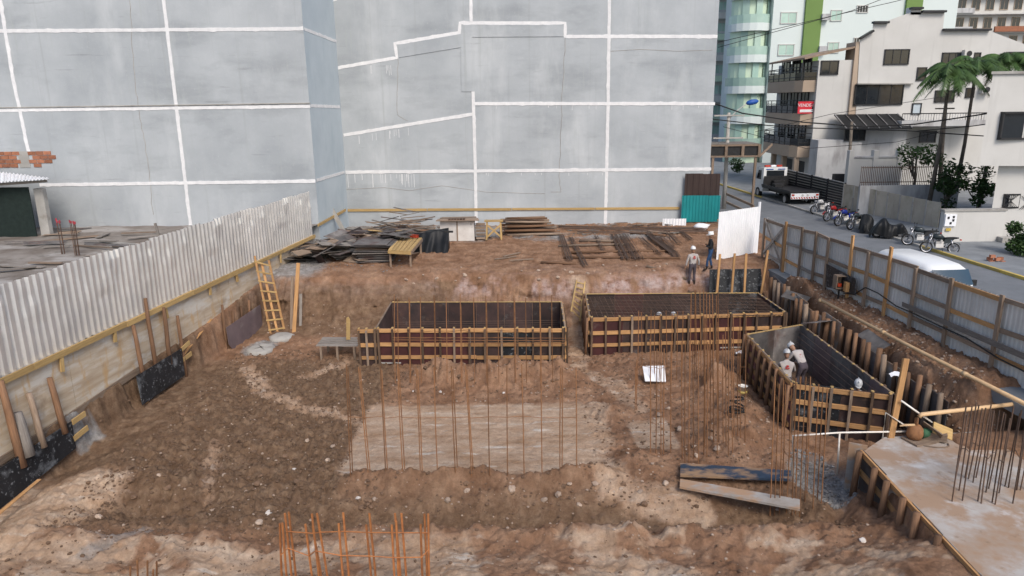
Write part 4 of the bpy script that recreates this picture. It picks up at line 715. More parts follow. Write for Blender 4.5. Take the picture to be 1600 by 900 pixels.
# panel at the end of the bank with four upright poles
b = MB(); b.prism([aty(x, y, Yk) for x, y, Yk in ((1109, 421, 31.7), (1189, 420, 31.7), (1193, 462, 31.4), (1108, 466, 31.4))], (0, 0.03, 0)); tag(b.build('plywood_sheet', 'ply_black'), 'black smeared plywood panel upright in the earth bank below the white sheets', 'panel')
for (x0, y0, x1, y1) in ((1125, 397, 1119, 472), (1148, 396, 1142, 470), (1166, 396, 1162, 470), (1200, 391, 1187, 472)):
    p, q = aty(x0, y0, 31.4), aty(x1, y1, 31.2); b = MB(); b.beam(p, q, 0.09, 0.07, up=(0, 1, 0), jit=.006); tag(b.build('timber_post', 'wood_new'), 'upright timber pole before the black panel at the end of the bank', 'post', 'poles before the black panel')
# right ladder, platform, odds and ends
l2 = thing('ladder', 'slim timber ladder leaning on the earth bank between two form boxes', 'ladder', at(897, 505, -1.8)); RR = []
for (x0, y0, x1, y1) in ((901, 438, 892, 487), (914, 440, 906, 502)):
    q = at(x1, y1, -1.75); q = aty(x1, y1, 29.4); p = aty(x0, y0, 31.0); RR.append((p, q)); b = MB(); b.beam(p, q, 0.06, 0.04, up=(0, 1, 0)); b.build('rail', 'wood_yellow', l2)
for k in range(7):
    t = 0.06 + k * .145; b = MB(); b.beam(RR[0][0].lerp(RR[0][1], t), RR[1][0].lerp(RR[1][1], t), 0.03, 0.05); b.build('rung', 'wood_yellow', l2)
pl = thing('plank_platform', 'low grey plank platform on short legs beside the empty form box', 'platform', at(525, 545, -1.9)); zp = -1.45
cs = [at(493, 541, zp), at(560, 541, zp), at(558, 527, zp), at(505, 527, zp)]
for k in range(4):
    a, c = cs[0].lerp(cs[3], (k + .5) / 4), cs[1].lerp(cs[2], (k + .5) / 4); b = MB(); b.beam(a, c, 0.2, 0.035, jit=.008); b.build('board', 'wood_grey', pl)
for t in (0.12, 0.5, 0.9):
    for e in (0, 1):
        a = (cs[0].lerp(cs[1], t) if e == 0 else cs[3].lerp(cs[2], t)) - V((0, 0, 0.02)); b = MB(); b.beam(a, a - V((0, 0, .65)), 0.08, 0.08); b.build('leg', 'wood_old', pl)
q = at(546, 540, -1.6); b = MB(); b.prism([aty(x, y, 26.6) for x, y in ((541, 531), (547, 531), (547, 500), (544, 495), (541, 497))], (0, .04, 0)); tag(b.build('stake', 'wood_yellow'), 'pointed pale stake standing behind the plank platform', 'stake')
def board_px(name, mt_, quad, z, th, label, cat):
    P = [at(x, y, z) for x, y in quad]; b = MB(); b.prism(P, (0, 0, -th)); return tag(b.build(name, mt_), label, cat)
board_px('form_board', 'blue_board', [(1063, 742), (1239, 749), (1235, 735), (1063, 723)], -1.80, 0.06, 'dark blue soil-smeared form board lying on the pit floor', 'board')
board_px('form_board', 'grey_board', [(1062, 760), (1250, 795), (1250, 780), (1063, 748)], -1.86, 0.06, 'long grey form board lying beside the dark blue board', 'board')
P = [at(1008, 595, -1.85), at(1041, 596, -1.85), aty(1039, 571, at(1040, 590, -1.8).y + 0.35), aty(1004, 572, at(1006, 590, -1.8).y + 0.35)]
ws = thing('ribbed_sheet', 'glossy white ribbed sheet lying tilted in front of the rebar bars', 'panel', P[0])
for k in range(4):
    a, c, d_, e_ = P[0].lerp(P[1], k / 4), P[0].lerp(P[1], (k + .94) / 4), P[3].lerp(P[2], (k + .94) / 4), P[3].lerp(P[2], k / 4); b = MB(); b.prism([a, c, d_, e_], (0, 0.01, -0.03)); b.build('rib', 'white_sheet', ws)
for (x, y, w_) in ((1158, 553, 0.3), (1402, 588, 0.35), (650, 612, .0)):
    if w_:
        p = at(x, y, -1.9 if x < 1300 else -0.42); b = MB(); b.grid(lambda u, v: p + V(((u - .5) * w_ * 1.6, (v - .5) * w_, 0.05 + 0.05 * math.sin(u * 7 + v * 4))), 6, 4); tag(b.build('paper', 'white_sheet', smooth=True), 'crumpled white sheet of paper ' + ('beside the pinkish form box' if x < 1300 else 'on the edge of the open form box'), 'paper')
p = hit(1160, 618); bk = thing('bucket', 'small white and yellow bucket standing on the soil by the pinkish form', 'bucket', p); b = MB(); b.lathe([(0.11, 0), (0.15, 0.30), (0.155, 0.30), (0.13, 0.28)], p, 14); b.build('pail', 'pvc_white', bk, smooth=True)
b = MB(); b.lathe([(0.118, 0.05), (0.133, 0.05), (0.14, 0.14), (0.126, 0.14)], p, 14); b.build('band', 'kerb_yellow', bk, smooth=True)
p = hit(1150, 648); b = MB(); b.tube([p + V((0.24 * math.cos(k * .7) * (1 - k * .01), 0.18 * math.sin(k * .7), 0.05 + 0.012 * k + 0.18 * (k > 20) * math.sin((k - 20) * .3))) for k in range(30)], 0.028, 6); tag(b.build('hose', 'rubber', smooth=True), 'coil of black hose lying on the soil heap', 'hose')
# ================================================================== UPPER LEVEL
def g0(x, y): p = at(x, y, 0.0); p.z = gz(p.x, p.y); return p
def sheet(c, L_, W_, th, yaw, tilt=0.0, roll=0.0, mt_='ply_weather', name='plywood_board'):
    b = MB(); b.box((0, 0, 0), (L_, W_, th), jit=0.006); me = b.mesh(name, mt_); return link(me, name, None, c, (roll, tilt, yaw))
for k in range(46):
    p = g0(rnd(462, 575), rnd(385, 412)); c = 1 - abs(p.x + 9) / 3; h = max(0.05, 0.10 + 0.85 * rnd(0, 1) * max(c, 0.2)); p.z += h
    tag(sheet(p, rnd(1.0, 2.1), rnd(0.35, 0.8), 0.02, rnd(0.3, 1.3), rnd(-.35, .35), rnd(-.3, .3), random.choice(['ply_weather', 'wood_grey', 'wood_old', 'wood_grey', 'ply_weather', 'wood_old', 'ply_dark'])), 'weathered formwork board in the sliding heap beside the tin fence end', 'board', 'boards in the sliding heap')
for k in range(15):
    x0, x1 = 450 + k * 3.2, 476 + k * 3; p = g0(x0 + 22, 398 + rnd(-6, 8)); p.z += 0.25 + 0.012 * k
    tag(sheet(p, 1.9, 0.5, 0.022, 0.95 + rnd(-.1, .1), 0.05, -0.55 + rnd(-.08, .08), random.choice(['wood_grey', 'ply_weather'])), 'grey board leaning in a slanted row near the retaining wall end', 'board', 'boards in a slanted row')
st = g0(585, 410)
for k in range(20):
    p = st + V((rnd(-.15, .15), 1.0 + rnd(-.15, .15), 0.05 + k * 0.045)); tag(sheet(p, 1.75 + rnd(-.2, .25), 2.2 + rnd(-.3, .2), 0.02, rnd(-.07, .07), rnd(-.015, .015), rnd(-.01, .01), random.choice(['ply_weather', 'wood_old', 'wood_grey', 'ply_weather'])), 'plywood sheet lying flat in the square stack beside the work table', 'board', 'sheets in the square stack')
for k in range(14):
    p = st + V((0.3 + rnd(-1.2, 1.6), 2.0 + rnd(-.6, .8), 0.98 + rnd(0, .22))); tag(sheet(p, rnd(.8, 1.7), rnd(.15, .6), 0.02, rnd(-.8, .8), rnd(-.15, .15), rnd(-.1, .1), random.choice(['ply_weather', 'ply_dark', 'wood_old', 'wood_yellow'])), 'offcut thrown on top of the square plywood stack', 'board', 'offcuts on the square stack')
for k in range(120):
    p = at(rnd(540, 655), 368, 0); p.y += rnd(-1.2, 0.6); c = max(0.1, 1 - abs(p.x + 6.3) / 2.6); p.z = gz(p.x, p.y) + rnd(0.05, 1.5) * c; a = rnd(-.5, .5); d = V((math.cos(a), math.sin(a), rnd(-.22, .22))) * rnd(.5, 1.2)
    b = MB(); b.beam(p - d, p + d, rnd(.05, .16), rnd(.025, .06), jit=.006); tag(b.build('scrap_stick', random.choice(['wood_grey', 'wood_old', 'wood_old', 'ply_weather'])), 'scrap timber stick in the tangled heap by the blue return wall', 'timber', 'sticks in the tangled heap')
for (x0, y0, x1, y1, w, mt_, l) in ((476, 320, 502, 374, .22, 'wood_grey', 'dark grey plank leaning across the far end of the tin fence'), (515, 321, 543, 373, .26, 'concrete', 'pale grey plank leaning on the blue return wall'), (476, 322, 478, 352, .12, 'wood_old', 'short dark plank upright against the tin fence end')):
    q = g0(x1, y1); p = aty(x0, y0, q.y + 1.2); b = MB(); b.beam(p, q, w, 0.05, up=(0, 1, 0), jit=.01); tag(b.build('plank', mt_), l, 'plank')
p = g0(500, 412); tag(sheet(p + V((0, -.1, .3)), 0.95, 0.45, 0.02, 1.2, 0.9, 0.0, 'ply_dark'), 'dark red plywood offcut standing against the sliding heap', 'board')
# work table
tt = thing('work_table', 'rough carpenter table of slatted boards beside the plywood stack', 'table', g0(632, 412)); zt = 0.80
C4 = [at(606, 391, zt), at(642, 393, zt), at(660, 372, zt), at(622, 369, zt)]
for k in range(6):
    a, c = C4[0].lerp(C4[1], (k + .5) / 6), C4[3].lerp(C4[2], (k + .5) / 6); b = MB(); b.beam(a, c, 0.17, 0.035, jit=.006); b.build('slat', 'wood_yellow', tt)
b = MB(); b.beam(C4[0] - V((0, 0, .09)), C4[1] - V((0, 0, .09)), 0.04, 0.13); b.build('apron', 'wood_yellow', tt); b = MB(); b.beam(C4[1] - V((0, 0, .09)), C4[2] - V((0, 0, .09)), 0.04, 0.13); b.build('apron', 'wood_old', tt)
for i in range(4):
    a = C4[i].lerp(sum(C4, V()) / 4, 0.12); b = MB(); b.beam(a - V((0, 0, .05)), V((a.x, a.y, gz(a.x, a.y) - .05)), 0.09, 0.09); b.build('leg', 'wood_old', tt)
b = MB(); b.beam(C4[1] - V((-.02, -.2, .15)), V((C4[2].x - .2, C4[2].y, 0.05)), 0.06, 0.04); b.build('brace', 'wood_old', tt)
p = C4[2].lerp(C4[3], .3) + V((0, -.25, 0.04)); sw = thing('circular_saw', 'small orange circular saw lying on the slatted work table', 'saw', p)
b = MB(); b.box(p + V((0, 0, .08)), (0.42, .2, .12), jit=.02); b.build('housing', 'orange', sw); b = MB(); b.lathe([(0.13, -.012), (.13, .012)], p + V((-.22, -.05, .08)), 14, Matrix.Rotation(math.pi / 2, 3, 'X')); b.build('blade', 'chrome', sw)
# tarpaulin over a heap
p = g0(672, 394)
def tf(u, v):
    a = (u - .5) * 2; c = v; w = 0.95; x = a * w; h = 1.15 * (1 - 0.25 * abs(a) ** 3) * (0.75 + .25 * u); out = c ** 1.5
    yy = 1.0 - 1.2 * out; zz = h * (1 - max(0, c - .45) / .55) if c > .45 else h * (1 - .06 * (0.45 - c))
    f_ = 0.07 * math.sin(u * 26 + 3 * v) * out + 0.05 * math.sin(u * 11 + v * 5)
    return p + V((x + 0.1 * f_, yy - f_ - 0.15 * out, max(0.0, zz + 0.03 * math.sin(u * 15 + v * 9))))
b = MB(); b.grid(tf, 44, 26); n0 = len(b.v)
b.prism([p + V((.93, .9, 0)), p + V((.93, -.25, 0)), p + V((.9, .9, 1.05))], (0.02, 0, 0)); b.prism([p + V((-.95, 1, 0)), p + V((.95, 1, 0)), p + V((.92, 1, 1.1)), p + V((-.92, 1, .8))], (0, .02, 0))
tag(b.build('tarpaulin', 'tarp', smooth=True), 'crumpled black plastic tarpaulin draped over a heap beside the work table', 'tarp')
p = g0(660, 362); b = MB(); b.beam(aty(694, 362, 36.2), aty(708, 362, 36.2), .08, .1); tag(b.build('beam_end', 'steel_black'), 'dark beam end sticking out above the black tarpaulin', 'beam')
# white cupboard with a board roof
p = g0(715, 377); cb = thing('site_cupboard', 'peeling white plywood cupboard under loose brown roof boards', 'cupboard', p)
mat('peeling', (0.62, 0.60, 0.57), (0.50, 0.47, 0.44), scale=2, layers=[((0.06, 0.05, 0.05), 2.4, (1, 1, 1), 0.60, 0.70, 0.8)])
for s_ in (-1, 1): b = MB(); b.box(p + V((s_ * .49, 0, .56)), (0.93, .04, 1.10)); b.build('door', 'peeling', cb)
b = MB(); b.box(p + V((0, .55, .55)), (1.9, 1.0, 1.06)); b.build('body', 'ply_weather', cb); b = MB(); b.box(p + V((0, -.03, .56)), (.07, .05, 1.12)); b.build('door_post', 'wood_old', cb)
for k in range(5): b = MB(); b.beam(p + V((-1.15 + .05 * k, -.2 + k * .28, 1.19 + .02 * (k % 2))), p + V((1.25 - .06 * k, -.2 + k * .28, 1.2 + .03 * (k % 2))), .26, .03, jit=.01); b.build('roof_board', 'wood_old', cb)
for k in range(6): b = MB(); b.box(p + V((-.4 + k * .16, -.1, 1.27)), (.12, .3, .07)); b.build('tile', 'rust_dark', cb)
for k in range(5): b = MB(); b.beam(p + V((1.05, .2, .12 + .2 * k)), p + V((1.55, .2, .12 + .2 * k)), .12, .1); tag(b.build('timber_block', 'wood_old'), 'short timber block stacked between the white cupboard and the trestle', 'timber', 'blocks beside the cupboard')
p = g0(772, 374); sh_ = thing('trestle', 'pale wooden trestle with crossed braces beside the white cupboard', 'trestle', p)
for sx in (-1, 1):
    for sy in (-1, 1): b = MB(); b.beam(p + V((sx * .42, sy * .3, -.02)), p + V((sx * .38, sy * .16, 1.0)), .09, .08); b.build('leg', 'wood_yellow', sh_)
b = MB(); b.box(p + V((0, 0, 1.03)), (1.05, .5, .06)); b.build('top', 'wood_yellow', sh_)
for s_ in (-1, 1): b = MB(); b.beam(p + V((-.4 * s_, -.29 - .02 * s_, .15)), p + V((.4 * s_, -.2 - .02 * s_, .85)), .09, .03, up=(0, 1, 0)); b.build('brace', 'wood_yellow', sh_)
p0 = g0(830, 368)
for k in range(26):
    r = k // 6; q = p0 + V((rnd(-.25, .25) - .12 * r, (k % 6) * .17 - .2, 0.07 + r * 0.24 + rnd(-.02, .03))); L_ = 1.55 - .1 * r; a = rnd(-.05, .05)
    b = MB(); d = V((L_, L_ * a, rnd(-.02, .03))); b.tube([q - d, q + V((0, 0, rnd(-.02, .02))), q + d], [rnd(.06, .08), .075, rnd(.055, .075)], 7); tag(b.build('timber_pole', random.choice(['log', 'wood_old', 'rust_dark', 'log']), smooth=True), 'round timber pole in the low stack against the grey wall', 'log', 'poles stacked by the wall')
# rebar stock and sleepers lying on the upper ground
def bundle(x0, y0, x1, y1, n, w, label, r=.014, mt_='rust_dark'):
    p, q = g0(x0, y0), g0(x1, y1); d = (q - p).normalized(); s_ = V((-d.y, d.x, 0)); t = thing('rebar_bundle', label, 'rebar', p, group='rebar stock on the upper ground')
    for k in range(n):
        o = s_ * rnd(-w, w); e = d * rnd(-.15, .15); a, c = p + o + e + V((0, 0, .1 + rnd(0, .05))), q + o * 1.1 + e + V((0, 0, .1 + rnd(0, .05))); m_ = (a + c) / 2; m_.z = max(m_.z, gz(m_.x, m_.y) + .1); b = MB(); b.tube([a, m_, c], r, 4); b.build('bar', mt_, t)
def sleeper(x0, y0, x1, y1, r, label, mt_='log'):
    p, q = g0(x0, y0), g0(x1, y1); b = MB(); b.tube([p + V((0, 0, r)), p.lerp(q, .5) + V((0, 0, r + .02)), q + V((0, 0, r))], r, 7); tag(b.build('timber_sleeper', mt_, smooth=True), label, 'log', 'sleepers under the rebar stock')
for a in ((877, 369, 891, 412), (892, 372, 916, 420), (872, 357, 1100, 362), (880, 361, 1105, 366), (1040, 364, 1060, 384), (1060, 362, 1080, 378)):
    bundle(*a, 9, .16 if a[0] < 900 or a[0] > 1010 else .3, 'narrow bundle of dark reinforcing bars lying on the upper ground')
for a in ((930, 372, 942, 395), (1000, 376, 1030, 400), (905, 365, 1010, 368), (950, 360, 1090, 358), (1030, 372, 1052, 392)): bundle(*a, 7, .14, 'thin loose bundle of reinforcing bars among the stock on the upper ground')
bundle(968, 370, 990, 409, 34, .52, 'wide dense pack of short reinforcing bars with bent ends')
bundle(1014, 370, 1107, 440, 26, .22, 'thick long bundle of bars reaching over the edge of the bank')
for k, a in enumerate(((872, 387, 983, 384), (892, 397, 1056, 394), (880, 405, 1062, 405), (1010, 418, 1074, 420), (905, 378, 960, 380), (845, 412, 900, 415), (985, 366, 1040, 372))): sleeper(*a, rnd(.05, .08), 'thin round timber sleeper lying across the upper ground', random.choice(['log', 'wood_old']))
for (x, y, a) in ((790, 405, .5), (815, 408, .2), (800, 400, .8)):
    p = g0(x, y); d = V((math.cos(a), math.sin(a), 0)) * .6; b = MB(); b.beam(p - d + V((0, 0, .05)), p + d + V((0, 0, .06)), .1, .04); tag(b.build('plank', 'wood_old'), 'dark short plank lying alone on the bare upper ground', 'plank', 'planks on the bare upper ground')
for k in range(70):
    x, y = rnd(-9.5, 10.5), rnd(40.2, 44.4); L_ = rnd(.3, 1.4); a = rnd(-.7, .7); p = V((x, y, gz(x, y) + rnd(.03, .12))); d = V((math.cos(a), math.sin(a), rnd(-.05, .05))) * L_ / 2
    b = MB(); b.beam(p - d, p + d, rnd(.04, .14), rnd(.02, .05)); tag(b.build('scrap_stick', random.choice(['wood_old', 'rust_dark', 'wood_grey'])), 'scrap stick among the litter along the foot of the grey wall', 'timber', 'litter along the wall foot')
rocks([(rnd(620, 880), rnd(432, 445)) for _ in range(9)] + [(rnd(700, 1060), rnd(412, 430)) for _ in range(12)], .06, .12, 1, 'pale brick-coloured lump on the crumbling edge of the bank', 'lumps on the bank edge')
# sheets at the far right end of the wall
def std_sheet(name, mt_, x0, x1, ytop, ybot, Y, label, n, pitch):
    a, c = aty(x0, ybot, Y), aty(x1, ybot, Y); zt = aty((x0 + x1) / 2, ytop, Y).z; t = thing(name, label, 'sheet', (a.x, Y, a.z)); w = (c.x - a.x) / n
    for k in range(n): b = MB(); corr(b, a.x + k * w, a.x + (k + 1) * w + .02, a.z, zt + rnd(-.03, .03), pitch, .03, Y - .01 * (k % 2)); b.build('sheet', mt_, t)
std_sheet('sheet_screen', 'teal_sheet', 1064, 1123, 305, 347, 44.6, 'teal corrugated sheet screen at the end of the grey wall', 3, .2)
std_sheet('sheet_screen', 'brown_sheet', 1069, 1123, 271, 307, 44.75, 'dark brown sheet panel above the teal screen', 2, .4)
std_sheet('sheet_screen', 'white_sheet', 1035, 1071, 342, 357, 43.9, 'low white corrugated sheet leaning below the teal screen', 2, .2)
p = g0(1097, 360); lv, lf = lump(1, 77, 2); b = MB(); b.raw([p + V((q.x * .4, q.y * .35, .22 + q.z * .42)) for q in lv], lf); tag(b.build('bag', 'white_sheet', smooth=True), 'crumpled white bag on the ground beside the teal screen', 'bag')
# white sheet hoarding with its post
A_, B_ = at(1119, 408, -.05), at(1180, 396, -.05); d = (B_ - A_); L_ = d.length; a_ = math.atan2(d.y, d.x)
wh = thing('white_hoarding', 'white corrugated sheet hoarding standing beside the two standing workers', 'hoarding', A_, a_); hz = aty(1150, 327, (A_.y + B_.y) / 2).z - A_.z
for k in range(3): b = MB(); corr(b, k * L_ / 3, (k + 1) * L_ / 3 + .02, 0.05 + .0 * k, hz, .18, .025, .012 * (k % 2)); b.build('sheet', 'white_sheet', wh, local=True)
b = MB(); b.box((L_ + .06, 0, hz / 2 + .1), (.12, .08, hz + .25)); b.build('post', 'white_sheet', wh, local=True)
for z in (.5, hz - .4): b = MB(); b.beam((0, .06, z), (L_, .06, z), .05, .09); b.build('rail', 'wood_new', wh, local=True)
# ================================================================== RIGHT TIN FENCE
G0, G1 = V((12.42, 34.6, 0)), V((12.50, 32.1, 0)); R0, R1 = V((12.50, 32.05, 0)), V((14.05, 15.5, 0))
def tin_run(name, label, cat, p, q, posts, top, tall=(), rails=(2.05, 1.2, .4), pitch=.16):
    d = (q - p); L_ = d.length; t = thing(name, label, cat, (p.x, p.y, 0), math.atan2(d.y, d.x)); n = round(L_ / 1.0)
    for k in range(n): b = MB(); corr(b, k * L_ / n, (k + 1) * L_ / n + .015, -0.35, top + rnd(-.06, .02), pitch, .022, .06 + .006 * (k % 2)); b.build('sheet', 'galv_dull', t, local=True)
    ps = sorted(posts)
    for s_ in ps:
        h = top + rnd(-.03, .1) + (.35 if s_ in tall else 0); b = MB(); b.beam((s_, -.085, -.5), (s_ + rnd(-.03, .03), -.085, h), .13, .07, up=(0, 1, 0), jit=.008); b.build('post', 'wood_new' if s_ in tall else random.choice(['wood_old', 'wood_new', 'wood_old']), t, local=True)
    for z in rails:
        for a, c in zip(ps[:-1], ps[1:]):
            b = MB(); b.beam((a, -.028, z + rnd(-.05, .05)), (c, -.028, z + rnd(-.05, .05)), .045, .13, jit=.006); b.build('rail', random.choice(['wood_old', 'wood_grey', 'wood_new', 'wood_old']), t, local=True)
    return t
fr = tin_run('tin_fence', 'grey corrugated tin fence on timber posts between the pit and the street', 'fence', R0, R1, [.05, 1.5, 2.7, 3.7, 5.4, 6.5, 7.75, 9.2, 10.9, 12.9, 14.6, 16.5], 2.1, tall=(5.4, 7.75))
gt = tin_run('timber_gate', 'timber framed tin gate leaf with crossed braces at the end of the grey fence', 'gate', G0, G1, [.06, 2.4], 1.95, rails=(1.85, .95, .2))
for a, c in (((.1, .2), (2.35, 1.85)), ((.1, 1.85), (2.35, .2))): b = MB(); b.beam((a[0], -.075 - .03 * (a[1] > 1), a[1]), (c[0], -.075 - .03 * (a[1] > 1), c[1]), .13, .03, up=(0, 1, 0)); b.build('brace', 'wood_grey', gt, local=True)
q = at(1410, 474, .6); fd = (R1 - R0).normalized()
def onf(x, y, off): n = V((-fd.y, fd.x, 0)) * off; n = n if n.x < 0 else -n; return onp(x, y, (R0.x + n.x, R0.y + n.y), (R1.x + n.x, R1.y + n.y))
b = MB(); b.beam(onf(1410, 475, .16), onf(1612, 562, .16), .05, .15, jit=.01); tag(b.build('plank', 'wood_grey'), 'long grey plank fixed slanting across the lower part of the tin fence', 'plank')
mb_ = thing('meter_box', 'electric meter box on a black board and post before the tin fence', 'meter', at(1315, 480, -.2))
b = MB(); b.prism([onf(x, y, .2) for x, y in ((1292, 412), (1338, 436), (1338, 462), (1292, 448))], (-.03, 0, 0)); b.build('board', 'ply_black', mb_)
P = onf(1313, 440, .35); b = MB()
for (c, s_) in (((0, 0, .24), (.42, .34, .03)), ((0, 0, -.24), (.42, .34, .03)), ((-.2, 0, 0), (.03, .34, .46)), ((.2, 0, 0), (.03, .34, .46)), ((0, .16, 0), (.4, .03, .46))): b.box(P + V(c), s_)
b.build('open_box', 'wood_old', mb_); b = MB(); b.box(P + V((.2, -.35, -.12)), (.36, .2, .36)); b.build('carton', 'wood_new', mb_); b = MB(); b.box(P + V((-.05, -.05, -.12)), (.14, .1, .12)); b.build('switch', 'orange', mb_)
b = MB(); b.beam(P + V((0, .05, -.25)), P + V((.02, .05, -1.35)), .05, .05); b.build('post', 'steel_black', mb_)
cb_ = [onf(x, y, .22) for x, y in ((1318, 458), (1335, 460), (1352, 449), (1372, 458), (1400, 478), (1428, 490), (1470, 510), (1510, 528), (1560, 560), (1610, 585))]
b = MB(); b.tube(cb_, .022, 6); tag(b.build('power_cable', 'rubber', smooth=True), 'black power cable drooping along the tin fence from the meter box', 'cable')
# ================================================================== PEOPLE
mat('skin', (0.30, 0.17, 0.11), (0.26, 0.145, 0.095), scale=6, rough=0.6, bump=0.03, rand=0.1)
mat('shirt_grey', (0.42, 0.39, 0.37), (0.33, 0.30, 0.29), scale=5, rough=0.9, bump=0.3, bscale=12, rand=0.08, layers=[((0.30, 0.22, 0.16), 4, (1, 1, 1), .55, .72, .5)])
mat('jacket_black', (0.018, 0.019, 0.022), (0.012, 0.012, 0.014), scale=5, rough=0.8, bump=0.3, bscale=12)
mat('jeans', (0.035, 0.085, 0.19), (0.025, 0.06, 0.14), scale=6, rough=0.9, bump=0.2, bscale=20)
mat('trousers', (0.085, 0.07, 0.082), (0.055, 0.046, 0.055), scale=6, rough=0.9, bump=0.3, bscale=12)
mat('boots', (0.04, 0.028, 0.02), (0.025, 0.018, 0.014), scale=8, rough=0.8)
mat('helmet', (0.76, 0.76, 0.75), (0.68, 0.68, 0.67), scale=3, rough=0.35, bump=0.02, rand=0.05)
mat('helmet_grey', (0.50, 0.51, 0.52), (0.36, 0.36, 0.37), scale=6, rough=0.5, bump=0.05)
mat('red_print', (0.45, 0.04, 0.035), (0.38, 0.035, 0.03), rough=0.8)
def person(name, label, loc, face, J, top, bottom, helm='helmet', sleeves=True, emblem=False, group=None):
    """J: joints in a local frame (x right of the person, y the way they face, z up); face = heading angle of +y"""
    R = Matrix.Rotation(face - math.pi / 2, 4, 'Z'); M4 = Matrix.Translation(loc) @ R
    names = ['pelvis', 'waist', 'chest', 'neckb', 'neck', 'head'] ; E = []; idx = {}; vs_ = []; rad = []
    def add(k, p, r): idx[k] = len(vs_); vs_.append(V(p)); rad.append(r)
    pel, ch, hd = V(J['pelvis']), V(J['chest']), V(J['head'])
    add('pelvis', pel, (.155, .12)); add('waist', pel.lerp(ch, .45), (.15, .115)); add('chest', ch, (.175, .125)); nb_ = ch.lerp(hd, .45); add('neckb', nb_, (.075, .075)); add('neck', ch.lerp(hd, .62), (.058, .058))
    E += [(0, 1), (1, 2), (2, 3), (3, 4)]
    for s_ in ('l', 'r'):
        sg = -1 if s_ == 'l' else 1; sh = V(J['sh_' + s_]) if 'sh_' + s_ in J else ch + V((sg * .19, 0, .07))
        el, wr = V(J['el_' + s_]), V(J['wr_' + s_]); add('sh' + s_, sh, (.072, .068)); add('ua' + s_, sh.lerp(el, .5), (.056, .056)); add('el' + s_, el, (.047, .047)); add('fa' + s_, el.lerp(wr, .4), (.044, .044)); add('wr' + s_, wr, (.030, .030))
        for a, c in (('chest', 'sh' + s_), ('sh' + s_, 'ua' + s_), ('ua' + s_, 'el' + s_), ('el' + s_, 'fa' + s_), ('fa' + s_, 'wr' + s_)): E.append((idx[a], idx[c]))
        hp = pel + V((sg * .095, 0, -.06)); kn, an = V(J['kn_' + s_]), V(J['an_' + s_]); toe = V(J['toe_' + s_]) if 'toe_' + s_ in J else an + V((0, .17, -.055))
        add('hp' + s_, hp, (.095, .10)); add('th' + s_, hp.lerp(kn, .5), (.082, .082)); add('kn' + s_, kn, (.060, .060)); add('cf' + s_, kn.lerp(an, .35), (.062, .062)); add('an' + s_, an, (.045, .045)); add('toe' + s_, toe, (.045, .035))
        for a, c in (('pelvis', 'hp' + s_), ('hp' + s_, 'th' + s_), ('th' + s_, 'kn' + s_), ('kn' + s_, 'cf' + s_), ('cf' + s_, 'an' + s_), ('an' + s_, 'toe' + s_)): E.append((idx[a], idx[c]))
    me = bpy.data.meshes.new('tmp'); me.from_pydata(vs_, E, []); ob = bpy.data.objects.new('tmp', me); COL.objects.link(ob)
    sk = ob.modifiers.new('s', 'SKIN'); ob.modifiers.new('u', 'SUBSURF').levels = 2; sk.use_smooth_shade = True
    for i, d in enumerate(me.skin_vertices[0].data): d.radius = rad[i]; d.use_root = (i == 0)
    dg = bpy.context.evaluated_depsgraph_get(); dg.update(); bm_ = bpy.data.meshes.new_from_object(ob.evaluated_get(dg)); bpy.data.objects.remove(ob)
    b = MB(); b.v = [tuple(v.co) for v in bm_.vertices]; b.f = [list(p.vertices) for p in bm_.polygons]
    cls = {'top': 0, 'bottom': 1, 'skin': 2, 'boot': 3}; key = []
    for k in idx:
        c = 'top' if k in ('waist', 'chest', 'neckb') or k[:2] in ('sh', 'ua', 'el', 'fa') else 'skin' if k in ('neck',) or k[:2] == 'wr' else 'boot' if k[:2] == 'an' or k[:3] == 'toe' else 'bottom'
        if not sleeves and k[:2] in ('el', 'fa'): c = 'skin'
        key.append((vs_[idx[k]], cls[c]))
    mi = []
    for f in b.f:
        c = sum((V(b.v[i]) for i in f), V()) / len(f); mi.append(min(key, key=lambda kv: (kv[0] - c).length)[1])
    bpy.data.meshes.remove(bm_)
    # head with nose, brow and ears; hands with five fingers
    def add_part(mb, m_):
        o = len(b.v); b.v += mb.v; b.f += [[i + o for i in f] for f in mb.f]; mi.extend([m_] * len(mb.f))
    up = (hd - ch).normalized(); fw_ = V(J.get('look', (0, 1, 0))); fw_ = (fw_ - up * fw_.dot(up)).normalized(); rt_ = fw_.cross(up)
    RH = Matrix((rt_, fw_, up)).transposed()
    mb = MB(); prof = [(.02, -.125), (.055, -.11), (.068, -.06), (.074, 0), (.077, .05), (.066, .09), (.035, .12), (.005, .13)]; mb.lathe(prof, (0, 0, 0), 14)
    mb.v = [tuple(hd + RH @ V((x, y * 1.22 + (0.012 if z < -.05 and y > 0 else 0), z))) for x, y, z in mb.v]; add_part(mb, 2)
    mb = MB(); mb.raw([hd + RH @ V(q) for q in ((-.014, .088, -.035), (.014, .088, -.035), (0, .115, -.03), (0, .09, .02))], [(0, 1, 2), (1, 3, 2), (3, 0, 2)]); add_part(mb, 2)
    for sg in (-1, 1): mb = MB(); mb.box(hd + RH @ V((sg * .078, 0, -.01)), (.014, .035, .055), RH); add_part(mb, 2)
